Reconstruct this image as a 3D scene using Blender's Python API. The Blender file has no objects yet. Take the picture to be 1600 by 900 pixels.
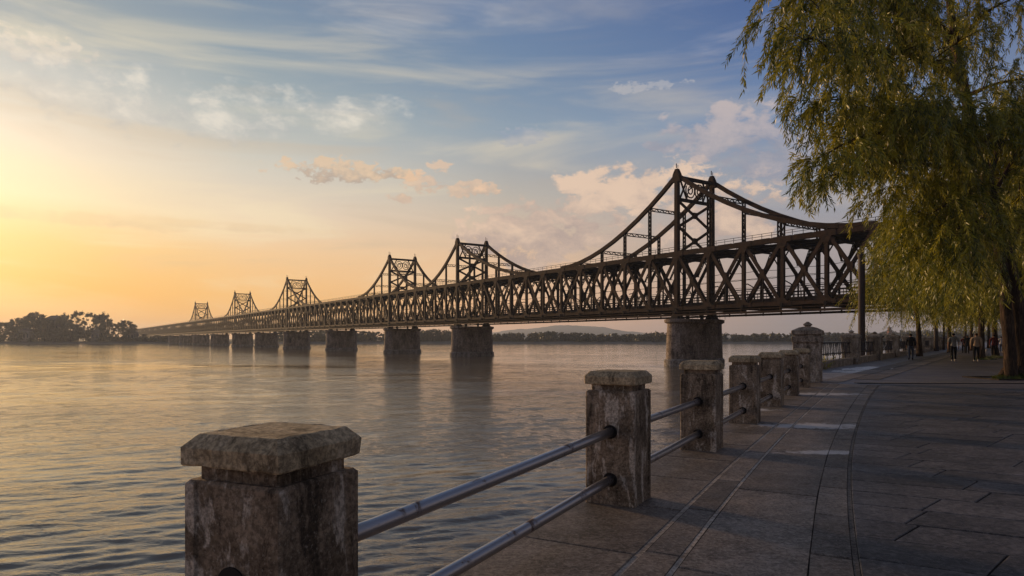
import bpy, bmesh, math, random
import numpy as np
from mathutils import Vector, Matrix

SC = bpy.context.scene
COL = SC.collection
R = math.radians
rnd = random.Random(7)

# ------------------------------------------------------------------ camera, exposure
CAM_H = 1.33
F = 1043.0                                            # focal length in pixels of a 1600 wide frame
cd = bpy.data.cameras.new('camera')
cd.lens = 36.0 * F / 1600.0
cd.sensor_width = 36.0
cd.shift_y = (530 - 450) / 1600.0
cd.clip_start = 0.05
cd.clip_end = 20000
cam = bpy.data.objects.new('camera', cd)
COL.objects.link(cam)
cam.location = (0, 0, CAM_H)
cam.rotation_euler = (R(90), 0, 0)
SC.camera = cam
SC.view_settings.view_transform = 'Standard'
SC.view_settings.look = 'None'
SC.view_settings.exposure = 0.0
SC.view_settings.gamma = 1.0
SC.cycles.max_bounces = 6
SC.cycles.diffuse_bounces = 3
SC.cycles.glossy_bounces = 3
SC.cycles.transmission_bounces = 3
SC.cycles.volume_bounces = 1
SC.cycles.use_denoising = True
SC.cycles.sample_clamp_indirect = 4.0

# ------------------------------------------------------------------ node helper
def lin(c):
    out = []
    for v in c[:3]:
        v = v / 255.0
        out.append(v / 12.92 if v <= 0.04045 else ((v + 0.055) / 1.055) ** 2.4)
    return (out[0], out[1], out[2], 1.0)

class NT:
    def __init__(s, tree):
        s.t = tree; s.n = tree.nodes; s.l = tree.links
    def put(s, sock, v):
        if isinstance(v, bpy.types.NodeSocket): s.l.new(v, sock)
        else:
            if hasattr(v, '__len__'):
                n = len(sock.default_value); v = (tuple(v) + (1.0,))[:n]
            sock.default_value = v
    def m(s, op, a, b=None, c=None, clamp=False):
        n = s.n.new('ShaderNodeMath'); n.operation = op; n.use_clamp = clamp
        s.put(n.inputs[0], a)
        if b is not None: s.put(n.inputs[1], b)
        if c is not None: s.put(n.inputs[2], c)
        return n.outputs[0]
    def vm(s, op, a, b=None, out=0):
        n = s.n.new('ShaderNodeVectorMath'); n.operation = op
        s.put(n.inputs[0], a)
        if b is not None:
            if op == 'SCALE': s.put(n.inputs['Scale'], b)
            else: s.put(n.inputs[1], b)
        return n.outputs[out]
    def xyz(s, x, y, z):
        n = s.n.new('ShaderNodeCombineXYZ')
        s.put(n.inputs[0], x); s.put(n.inputs[1], y); s.put(n.inputs[2], z)
        return n.outputs[0]
    def sep(s, v):
        n = s.n.new('ShaderNodeSeparateXYZ'); s.put(n.inputs[0], v); return n.outputs
    def mr(s, v, a, b, c=0.0, d=1.0, smooth=False):
        n = s.n.new('ShaderNodeMapRange'); n.clamp = True
        if smooth: n.interpolation_type = 'SMOOTHSTEP'
        s.put(n.inputs[0], v); s.put(n.inputs[1], a); s.put(n.inputs[2], b)
        s.put(n.inputs[3], c); s.put(n.inputs[4], d)
        return n.outputs[0]
    def mix(s, f, a, b, mode='MIX'):
        n = s.n.new('ShaderNodeMix'); n.data_type = 'RGBA'; n.blend_type = mode
        s.put(n.inputs[0], f); s.put(n.inputs[6], a); s.put(n.inputs[7], b)
        return n.outputs[2]
    def ramp(s, f, stops, interp='LINEAR'):
        n = s.n.new('ShaderNodeValToRGB'); r = n.color_ramp; r.interpolation = interp
        while len(r.elements) < len(stops): r.elements.new(0.5)
        for e, (p, c) in zip(r.elements, stops):
            e.position = p; e.color = c if len(c) == 4 else (*c, 1)
        s.put(n.inputs[0], f); return n.outputs[0]
    def noise(s, v, scale, detail=4.0, rough=0.55, dist=0.0, color=False):
        n = s.n.new('ShaderNodeTexNoise')
        if v is not None: s.put(n.inputs['Vector'], v)
        n.inputs['Scale'].default_value = scale; n.inputs['Detail'].default_value = detail
        n.inputs['Roughness'].default_value = rough; n.inputs['Distortion'].default_value = dist
        return n.outputs['Color' if color else 'Fac']
    def bump(s, h, strength, dist, normal=None):
        n = s.n.new('ShaderNodeBump'); s.put(n.inputs['Strength'], strength)
        n.inputs['Distance'].default_value = dist; s.put(n.inputs['Height'], h)
        if normal is not None: s.put(n.inputs['Normal'], normal)
        return n.outputs[0]

# ------------------------------------------------------------------ world: dusk sky
SUN_AZ, SUN_EL = R(-45), R(7)                       # azimuth from +Y towards +X
sun_dir = Vector((math.sin(SUN_AZ) * math.cos(SUN_EL), math.cos(SUN_AZ) * math.cos(SUN_EL), math.sin(SUN_EL)))
W = bpy.data.worlds.new('World'); SC.world = W; W.use_nodes = True
def build_world():
    t = NT(W.node_tree)
    for n in list(t.n): t.n.remove(n)
    tc = t.n.new('ShaderNodeTexCoord').outputs['Generated']
    d = t.vm('NORMALIZE', tc)
    x, y, z = t.sep(d)
    hl = t.m('SQRT', t.m('ADD', t.m('ADD', t.m('MULTIPLY', x, x), t.m('MULTIPLY', y, y)), 1e-5))
    sx, sy = math.sin(SUN_AZ), math.cos(SUN_AZ)
    ca = t.m('DIVIDE', t.m('ADD', t.m('MULTIPLY', x, sx), t.m('MULTIPLY', y, sy)), hl)
    zc = t.m('MAXIMUM', z, 0.0)
    S = lambda L: [(p, lin(c)) for p, c in L]
    A = t.ramp(zc, S([(0, (250, 172, 70)), (.06, (255, 188, 86)), (.12, (255, 210, 132)), (.174, (255, 233, 188)), (.24, (246, 229, 206)), (.31, (203, 204, 200)), (.38, (158, 169, 174)), (.45, (128, 147, 166)), (.65, (92, 112, 142)), (1, (92, 95, 108))]))
    A2 = t.ramp(zc, S([(0, (250, 178, 94)), (.06, (255, 195, 116)), (.12, (250, 207, 155)), (.174, (240, 217, 190)), (.24, (214, 210, 198)), (.31, (168, 180, 182)), (.38, (136, 156, 172)), (.45, (114, 137, 165)), (.65, (88, 108, 140)), (1, (92, 95, 108))]))
    B = t.ramp(zc, S([(0, (232, 170, 128)), (.06, (248, 192, 144)), (.12, (234, 195, 160)), (.21, (190, 182, 172)), (.3, (143, 161, 178)), (.38, (112, 138, 169)), (.45, (100, 126, 165)), (.65, (84, 104, 138)), (1, (92, 95, 108))]))
    C = t.ramp(zc, S([(0, (150, 138, 140)), (.05, (162, 149, 148)), (.12, (170, 160, 160)), (.21, (150, 157, 172)), (.3, (116, 140, 177)), (.38, (84, 111, 160)), (.45, (68, 95, 148)), (.65, (76, 94, 130)), (1, (92, 95, 108))]))
    D = t.ramp(zc, S([(0, (132, 121, 122)), (.1, (138, 125, 126)), (.3, (114, 113, 126)), (.6, (90, 97, 120)), (1, (92, 95, 108))]))
    c = t.mix(t.mr(ca, .38, -.7), C, D)
    c = t.mix(t.mr(ca, .38, .71), c, B)
    c = t.mix(t.mr(ca, .71, .92), c, A2)
    c = t.mix(t.mr(ca, .92, .995), c, A)
    az = t.m('ARCTAN2', x, y); el = t.m('ARCSINE', z)
    # broad soft streaks of high cloud, stretched along the horizon
    q = t.xyz(t.m('MULTIPLY', az, 2.2), t.m('MULTIPLY', el, 17.0), 0.3)
    st = t.noise(q, 1.0, 5, .55, .6)
    low = t.m('MULTIPLY', t.mr(el, .01, .08), t.mr(el, .55, .3))
    c = t.mix(t.m('MULTIPLY', t.mr(st, .48, .72, smooth=True), t.m('MULTIPLY', low, .5)), c, t.mix(t.mr(ca, .2, .95), lin((168, 160, 165)), lin((255, 236, 196))))
    c = t.mix(t.m('MULTIPLY', t.mr(st, .47, .28, smooth=True), t.m('MULTIPLY', low, .34)), c, t.mix(t.mr(ca, .2, .95), lin((120, 128, 150)), lin((214, 190, 160))))
    # high wisps overhead
    k = t.m('ADD', zc, .12)
    p = t.xyz(t.m('DIVIDE', x, k), t.m('DIVIDE', y, k), 0.0)
    mp = t.n.new('ShaderNodeMapping'); t.put(mp.inputs['Vector'], p)
    mp.inputs['Rotation'].default_value = (0, 0, R(35)); mp.inputs['Scale'].default_value = (.75, 2.0, 1); mp.inputs['Location'].default_value = (3.35, 1.2, 0)
    wi = t.noise(mp.outputs[0], 1.3, 6, .62, .9)
    hi = t.m('MULTIPLY', t.mr(el, .24, .42), t.mr(wi, .5, .78, smooth=True))
    c = t.mix(t.m('MULTIPLY', hi, .8), c, t.mix(t.mr(ca, .1, .95), lin((150, 160, 190)), lin((214, 208, 200))))
    # small banks of cumulus at their own bearings
    dz = t.xyz(x, y, t.m('MULTIPLY', z, 1.7))
    n1 = t.noise(dz, 13.0, 6, .62, .25)
    n2 = t.noise(dz, 34.0, 4, .6, .1)
    n3 = t.noise(dz, 80.0, 4, .62, .1)
    nb = t.m('ADD', t.m('MULTIPLY', n1, .6), t.m('MULTIPLY', n2, .4))
    ns = t.m('ADD', t.m('MULTIPLY', n2, .62), t.m('MULTIPLY', n3, .38))
    def bank(px, py, rx, ry):
        dx = px - 800.0; a0 = math.atan2(dx, F); h = math.hypot(dx, F); e0 = math.atan2(530 - py, h)
        ra = rx * F / (h * h); re = ry / h
        u = t.m('DIVIDE', t.m('SUBTRACT', az, a0), ra); v = t.m('DIVIDE', t.m('SUBTRACT', el, e0), re)
        r = t.m('SQRT', t.m('ADD', t.m('MULTIPLY', u, u), t.m('MULTIPLY', v, v)))
        return t.m('SUBTRACT', 1.0, r), v
    def layer(c, banks, lit, shade, op, small=False, gain=4.2, edge=(.0, .36)):
        nn = ns if small else nb
        den = None; vv = None
        for b in banks:
            dn, v = bank(*b)
            if den is None: den, vv = dn, v
            else:
                vv = t.mix(t.m('GREATER_THAN', dn, den), vv, v); den = t.m('MAXIMUM', den, dn)
        den = t.m('ADD', t.m('MINIMUM', den, .5), t.m('MULTIPLY', t.m('SUBTRACT', nn, .53), gain))
        mask = t.mr(den, edge[0], edge[1], smooth=True)
        es = [math.atan2(530 - b[1], math.hypot(b[0] - 800, F)) for b in banks]; er = max(b[3] for b in banks) / F
        vv = t.m('DIVIDE', t.m('SUBTRACT', el, sum(es) / len(es)), er + (max(es) - min(es)) * .5)
        f = t.mr(t.m('ADD', vv, t.m('MULTIPLY', t.m('SUBTRACT', n2 if small else n1, .5), 4.5)), -.8, .8, smooth=True)
        return t.mix(t.m('MULTIPLY', mask, op), c, t.mix(f, shade, lit))
    c = layer(c, [(960, 292, 120, 50), (870, 345, 150, 52), (800, 385, 110, 36), (1030, 300, 110, 50), (1120, 330, 150, 60)], lin((238, 206, 180)), lin((180, 160, 154)), .9)
    c = layer(c, [(1140, 205, 120, 44), (1060, 207, 42, 16), (1210, 235, 100, 55), (1130, 172, 30, 14), (1030, 228, 40, 12)], lin((205, 188, 184)), lin((150, 152, 168)), .72)
    c = layer(c, [(525, 267, 95, 22), (610, 272, 50, 12)], lin((236, 198, 158)), lin((172, 148, 134)), .66, True)
    c = layer(c, [(665, 286, 48, 20), (740, 295, 60, 15), (688, 262, 22, 10), (628, 310, 24, 8)], lin((244, 201, 163)), lin((206, 172, 150)), .55, True)
    c = layer(c, [(50, 75, 80, 24), (125, 85, 45, 18)], lin((238, 222, 202)), lin((196, 192, 190)), .5, True)
    c = layer(c, [(812, 214, 44, 15), (1000, 135, 80, 10)], lin((205, 198, 195)), lin((150, 162, 184)), .42, True)
    c = layer(c, [(70, 120, 230, 60), (270, 175, 270, 42), (450, 165, 240, 34)], lin((246, 236, 220)), lin((172, 176, 180)), .68, False, 4.5, (-.15, .95))
    c = layer(c, [(90, 338, 330, 15), (330, 352, 240, 10)], lin((238, 204, 156)), lin((212, 184, 150)), .42, False, 3.4, (-.1, .7))
    # glow of the low sun, itself just outside the picture
    dt = t.m('MAXIMUM', t.vm('DOT_PRODUCT', d, tuple(sun_dir), out=1), 0.0)
    gl = t.m('MULTIPLY', t.m('POWER', dt, 60.0), .30)
    c = t.mix(1.0, c, t.vm('SCALE', (1.0, .82, .46), gl), 'ADD')
    bg = t.n.new('ShaderNodeBackground'); t.put(bg.inputs[0], c); bg.inputs[1].default_value = 0.93
    sk = t.n.new('ShaderNodeTexSky'); sk.sky_type = 'NISHITA'; sk.sun_disc = False
    sk.sun_elevation = SUN_EL; sk.sun_rotation = SUN_AZ; sk.air_density = 1.4; sk.dust_density = 2.0
    b2 = t.n.new('ShaderNodeBackground'); t.put(b2.inputs[0], sk.outputs[0]); b2.inputs[1].default_value = 0.006
    ad = t.n.new('ShaderNodeAddShader'); t.l.new(bg.outputs[0], ad.inputs[0]); t.l.new(b2.outputs[0], ad.inputs[1])
    o = t.n.new('ShaderNodeOutputWorld'); t.l.new(ad.outputs[0], o.inputs[0])
build_world()
sl = bpy.data.lights.new('sun', 'SUN'); sl.energy = 3.4; sl.angle = R(4); sl.color = (1.0, .63, .32)
so = bpy.data.objects.new('sun', sl); COL.objects.link(so)
so.rotation_euler = (-sun_dir).to_track_quat('-Z', 'Y').to_euler()
so.location = sun_dir * 200

# ------------------------------------------------------------------ materials
def new_mat(name):
    m = bpy.data.materials.new(name); m.use_nodes = True
    t = NT(m.node_tree)
    b = t.n['Principled BSDF']
    return m, t, b
def pos(t): return t.n.new('ShaderNodeNewGeometry').outputs['Position']
def orand(t): return t.n.new('ShaderNodeObjectInfo').outputs['Random']

def mat_plain(name, col, rough=.7, metal=0.0, var=.25, scale=6.0, bump=.15, spec=.4):
    m, t, b = new_mat(name)
    p = pos(t)
    n = t.noise(p, scale, 5, .6)
    f = t.mr(n, .25, .75, 1 - var, 1 + var)
    t.put(b.inputs['Base Color'], t.vm('SCALE', col, f))
    b.inputs['Roughness'].default_value = rough; b.inputs['Metallic'].default_value = metal
    b.inputs['Specular IOR Level'].default_value = spec
    if bump: t.put(b.inputs['Normal'], t.bump(t.noise(p, scale * 6, 3, .6), bump, .01))
    return m

def mat_concrete(name, dark, mid, light, streak=.5, grain=45.0, warm=(.12, .085, .052), sc=1.0):
    m, t, b = new_mat(name)
    p = pos(t); x, y, z = t.sep(p)
    big = t.noise(p, 3.0 * sc, 6, .68, .4)
    c = t.mix(t.mr(big, .36, .62, smooth=True), dark, mid)
    c = t.mix(t.mr(t.noise(p, 6.0 * sc, 6, .7, .8), .52, .66, 0, .55), c, warm)
    sv = t.xyz(t.m('MULTIPLY', x, 6.0 * sc), t.m('MULTIPLY', y, 6.0 * sc), t.m('MULTIPLY', z, 1.7 * sc))
    stn = t.noise(sv, 1.0, 7, .72, .5)
    c = t.mix(t.mr(stn, .535, .60, 0, streak, True), c, light)
    c = t.mix(t.mr(stn, .46, .38, 0, .8, True), c, tuple(v * .35 for v in dark[:3]) + (1,))
    gr = t.noise(p, grain, 5, .8)
    c = t.vm('SCALE', c, t.mr(gr, .42, .58, .62, 1.38))
    c = t.mix(t.mr(t.noise(p, grain * 1.5, 2, .6), .6, .7, 0, .35), c, light)
    t.put(b.inputs['Base Color'], c)
    b.inputs['Roughness'].default_value = .85
    b.inputs['Specular IOR Level'].default_value = .2
    h = t.m('ADD', gr, t.m('MULTIPLY', big, 1.5))
    t.put(b.inputs['Normal'], t.bump(h, .9, .014))
    return m

M = {}
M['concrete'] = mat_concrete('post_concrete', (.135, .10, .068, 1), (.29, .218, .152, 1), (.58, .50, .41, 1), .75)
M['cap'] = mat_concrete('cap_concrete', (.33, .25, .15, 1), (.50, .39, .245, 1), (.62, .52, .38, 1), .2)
M['old_stone'] = mat_concrete('old_stone', (.19, .155, .12, 1), (.33, .275, .22, 1), (.5, .44, .37, 1), .6, 25)
M['pier'] = mat_concrete('pier_concrete', (.15, .115, .09, 1), (.28, .22, .175, 1), (.42, .35, .29, 1), .5, 4, sc=.16)
M['pier_foot'] = mat_concrete('pier_footing', (.15, .13, .11, 1), (.27, .24, .21, 1), (.40, .36, .32, 1), .6, 4, sc=.2)
M['embank'] = mat_concrete('embankment', (.09, .07, .055, 1), (.15, .12, .1, 1), (.25, .22, .19, 1), .5, 20)

def mat_slab(name, dark, mid, light, rough, spec, grain, stains=()):
    m, t, b = new_mat(name)
    p = pos(t); r = orand(t)
    off = t.vm('ADD', p, t.xyz(t.m('MULTIPLY', r, 40.0), t.m('MULTIPLY', r, 17.0), 0.0))
    big = t.noise(p, .9, 6, .62, .5)
    c = t.mix(t.mr(big, .38, .62), dark, mid)
    wear = t.noise(p, 2.3, 7, .7, .8)
    c = t.vm('SCALE', c, t.mr(wear, .4, .62, .72, 1.3))
    med = t.noise(off, 6.0, 5, .65, .4)
    c = t.mix(t.mr(med, .5, .75, 0, .4), c, light)
    gr = t.noise(p, grain, 6, .82, .6)
    c = t.mix(t.mr(gr, .51, .60, 0, .42), c, light)
    c = t.mix(t.mr(gr, .49, .41, 0, .62), c, tuple(v * .25 for v in dark[:3]) + (1,))
    c = t.vm('SCALE', c, t.mr(r, 0, 1, .72, 1.22))
    ru = t.m('ADD', rough, t.m('MULTIPLY', t.m('SUBTRACT', t.noise(p, 1.7, 5, .7), .5), .5))
    for (sx, sy, rx, ry, colr) in stains:
        xx, yy, zz = t.sep(p)
        u = t.m('DIVIDE', t.m('SUBTRACT', xx, sx), rx); v = t.m('DIVIDE', t.m('SUBTRACT', yy, sy), ry)
        dd = t.m('SUBTRACT', 1.0, t.m('SQRT', t.m('ADD', t.m('MULTIPLY', u, u), t.m('MULTIPLY', v, v))))
        k = t.mr(t.m('ADD', dd, t.m('MULTIPLY', t.m('SUBTRACT', t.noise(p, 6.0, 5, .7, .6), .5), 3.0)), -.05, .4, 0, .85)
        c = t.mix(k, c, colr)
    t.put(b.inputs['Base Color'], c); t.put(b.inputs['Roughness'], ru)
    b.inputs['Specular IOR Level'].default_value = spec
    t.put(b.inputs['Normal'], t.bump(t.m('ADD', gr, t.m('MULTIPLY', med, .6)), .55, .008))
    return m
WHT = (.55, .52, .5, 1)
M['slab'] = mat_slab('promenade_slab', (.10, .078, .060, 1), (.20, .157, .122, 1), (.38, .335, .29, 1), .62, .35, 32,
    [(4.6, 10.25, 1.0, .32, WHT), (3.75, 7.85, .62, .16, WHT), (4.6, 12.6, .5, .2, WHT), (7.4, 16.2, 1.2, .4, WHT)])
M['joint'] = mat_slab('light_mortar', (.26, .215, .175, 1), (.42, .355, .295, 1), (.58, .52, .45, 1), .8, .2, 30)
M['paver'] = mat_slab('dark_paver', (.052, .045, .042, 1), (.105, .092, .087, 1), (.23, .205, .195, 1), .56, .4, 20)
M['bed'] = mat_slab('paving_bed', (.014, .011, .009, 1), (.028, .022, .018, 1), (.06, .05, .042, 1), .85, .15, 20)
M['dark_joint'] = mat_slab('dark_mortar', (.09, .073, .06, 1), (.16, .132, .108, 1), (.28, .24, .2, 1), .8, .2, 30)
M['grey_slab'] = mat_slab('grey_bay_slab', (.20, .185, .18, 1), (.32, .295, .29, 1), (.46, .43, .42, 1), .55, .4, 12)
M['pale_patch'] = mat_slab('pale_patch_surface', (.5, .48, .47, 1), (.72, .70, .69, 1), (.8, .78, .77, 1), .6, .4, 12)

def mat_far_paving():
    m, t, b = new_mat('far_dark_paving')
    p = pos(t)
    mp = t.n.new('ShaderNodeMapping'); t.put(mp.inputs['Vector'], p); mp.inputs['Rotation'].default_value = (0, 0, R(29))
    br = t.n.new('ShaderNodeTexBrick'); t.put(br.inputs['Vector'], mp.outputs[0])
    br.inputs['Scale'].default_value = 1.0; br.inputs['Brick Width'].default_value = 1.05; br.inputs['Row Height'].default_value = .5
    br.inputs['Mortar Size'].default_value = .008; br.inputs['Color1'].default_value = (.075, .062, .062, 1); br.inputs['Color2'].default_value = (.115, .098, .098, 1)
    br.inputs['Mortar'].default_value = (.03, .025, .025, 1)
    c = t.vm('SCALE', br.outputs[0], t.mr(t.noise(p, .6, 6, .65), .25, .75, .6, 1.5))
    t.put(b.inputs['Base Color'], c)
    t.put(b.inputs['Roughness'], t.mr(t.noise(p, .5, 5, .6), .3, .7, .33, .6))
    t.put(b.inputs['Normal'], t.bump(t.noise(p, 9, 5, .7), .5, .012))
    return m
M['far_paving'] = mat_far_paving()

def mat_steel(name, a, bcol, rough=.75, scale=1.2, spec=.07):
    m, t, b = new_mat(name)
    p = pos(t)
    n = t.noise(p, scale, 6, .65, .4)
    c = t.mix(t.mr(n, .35, .65), a, bcol)
    c = t.vm('SCALE', c, t.mr(t.noise(p, scale * 7, 4, .7), .3, .7, .7, 1.25))
    t.put(b.inputs['Base Color'], c); b.inputs['Roughness'].default_value = rough
    b.inputs['Specular IOR Level'].default_value = spec
    t.put(b.inputs['Normal'], t.bump(t.noise(p, scale * 10, 3, .6), .3, .02))
    return m
M['steel'] = mat_steel('rusty_bridge_steel', (.054, .033, .025, 1), (.027, .021, .020, 1))
M['steel_shaded'] = mat_steel('shaded_bridge_steel', (.016, .016, .020, 1), (.022, .018, .018, 1))  # shaded copy of the bridge steel, its bluish shade put into the colour
M['deck'] = mat_steel('bridge_deck', (.03, .025, .024, 1), (.05, .04, .036, 1), .85)
M['pole'] = mat_steel('dark_pole_steel', (.05, .045, .047, 1), (.075, .055, .05, 1), .5, 2.0)
def mat_rail():
    m, t, b = new_mat('rail_steel')
    p = pos(t)
    n = t.noise(p, 5.0, 6, .7, .5)
    rust = t.mr(n, .55, .68, 0, 1, True)
    t.put(b.inputs['Base Color'], t.mix(rust, (.37, .36, .37, 1), (.085, .045, .03, 1)))
    t.put(b.inputs['Metallic'], t.mr(rust, 0, 1, .85, .1)); t.put(b.inputs['Roughness'], t.mr(rust, 0, 1, .30, .75))
    t.put(b.inputs['Normal'], t.bump(t.noise(p, 60, 4, .7), .25, .004))
    return m
M['rail'] = mat_rail()
M['iron'] = mat_plain('black_fence_iron', (.03, .027, .03), .55, .3)
M['near_black'] = mat_plain('near_black_matte', (.012, .01, .009), .9, 0, .3, 20)

def mat_leaf(name, ca, cb, trans=.32):
    m, t, b = new_mat(name)
    at = t.n.new('ShaderNodeAttribute'); at.attribute_name = 'tone'
    c = t.mix(at.outputs['Fac'], ca, cb)
    t.put(b.inputs['Base Color'], c); b.inputs['Roughness'].default_value = .38
    b.inputs['Specular IOR Level'].default_value = .5
    tr = t.n.new('ShaderNodeBsdfTranslucent'); t.put(tr.inputs[0], t.vm('MULTIPLY', c, (1.25, 1.1, .5)))
    mx = t.n.new('ShaderNodeMixShader'); mx.inputs[0].default_value = trans
    t.l.new(b.outputs[0], mx.inputs[1]); t.l.new(tr.outputs[0], mx.inputs[2])
    t.l.new(mx.outputs[0], t.n['Material Output'].inputs[0])
    return m
M['leaf'] = mat_leaf('willow_leaf', (.035, .062, .008, 1), (.42, .40, .045, 1))
M['far_leaf'] = mat_leaf('bank_leaf', (.028, .036, .014, 1), (.06, .06, .024, 1), .25)
M['grass'] = mat_leaf('grass_blade', (.04, .07, .014, 1), (.09, .11, .025, 1), .3)
def mat_bark():
    m, t, b = new_mat('willow_bark')
    p = pos(t); x, y, z = t.sep(p)
    v = t.xyz(t.m('MULTIPLY', x, 16.0), t.m('MULTIPLY', y, 16.0), t.m('MULTIPLY', z, 2.4))
    n = t.noise(v, 1.0, 6, .7, 1.1)
    t.put(b.inputs['Base Color'], t.ramp(n, [(.3, (.012, .009, .008)), (.5, (.05, .034, .025)), (.72, (.15, .095, .06))]))
    b.inputs['Roughness'].default_value = .9; b.inputs['Specular IOR Level'].default_value = .15
    t.put(b.inputs['Normal'], t.bump(n, 1.0, .08))
    return m
M['bark'] = mat_bark()
M['bank'] = mat_plain('bank_soil', (.05, .052, .026), .95, 0, .4, .08, 0)
M['sand'] = mat_plain('bank_sand', (.15, .13, .10), .95, 0, .3, .1, 0)
M['hill'] = mat_plain('hill_woods', (.05, .055, .04), .95, 0, .4, .01, 0)
M['wall_grey'] = mat_plain('grey_render', (.15, .135, .125), .9, 0, .2, .5, 0)
M['wall_white'] = mat_plain('white_render', (.21, .195, .18), .9, 0, .15, .5, 0)
M['roof'] = mat_plain('dark_roof', (.07, .055, .05), .85, 0, .25, .5, 0)
M['roof_red'] = mat_plain('red_roof', (.16, .055, .04), .85, 0, .25, .5, 0)
M['glass'] = mat_plain('window_glass', (.03, .035, .04), .15, 0, .2, .5, 0, .6)

def mat_water():
    m, t, b = new_mat('river_water')
    p = pos(t); x, y, z = t.sep(p)
    dist = t.vm('LENGTH', p, out=1)
    b.inputs['Base Color'].default_value = (.18, .138, .09, 1)
    b.inputs['IOR'].default_value = 1.42; b.inputs['Specular IOR Level'].default_value = .5
    t.put(b.inputs['Roughness'], t.mr(dist, 10, 160, .025, .06))
    mp = t.n.new('ShaderNodeMapping'); t.put(mp.inputs['Vector'], p); mp.inputs['Rotation'].default_value = (0, 0, R(-14)); mp.inputs['Scale'].default_value = (.55, 1.0, 1)
    w1 = t.noise(mp.outputs[0], 3.2, 4, .6, .5)
    w2 = t.noise(mp.outputs[0], 11.0, 3, .6, .3)
    w3 = t.noise(mp.outputs[0], .75, 4, .6, .4)
    mq = t.n.new('ShaderNodeMapping'); t.put(mq.inputs['Vector'], p); mq.inputs['Rotation'].default_value = (0, 0, R(-8)); mq.inputs['Scale'].default_value = (.3, 1.0, 1)
    calm = t.mr(t.noise(mq.outputs[0], .05, 9, .78, .5), .38, .62, .12, 1.35)
    h = t.m('ADD', t.m('MULTIPLY', w1, .62), t.m('ADD', t.m('MULTIPLY', w2, .20), t.m('MULTIPLY', w3, .6)))
    s = t.m('MULTIPLY', calm, t.mr(dist, 8, 260, .85, .7))
    t.put(b.inputs['Normal'], t.bump(h, s, .10))
    return m
M['water'] = mat_water()
def mat_puddle():
    m, t, b = new_mat('puddle_water')
    b.inputs['Base Color'].default_value = (.03, .03, .03, 1); b.inputs['Roughness'].default_value = .04; b.inputs['IOR'].default_value = 1.33
    t.put(b.inputs['Normal'], t.bump(t.noise(pos(t), 5, 2), .03, .01))
    return m
M['puddle'] = mat_puddle()
def cloth(name, c): return mat_plain(name, c, .9, 0, .25, 9, .2, .15)
M['skin'] = cloth('skin', (.30, .17, .11)); M['hair'] = cloth('dark_hair', (.012, .010, .009))

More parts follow.
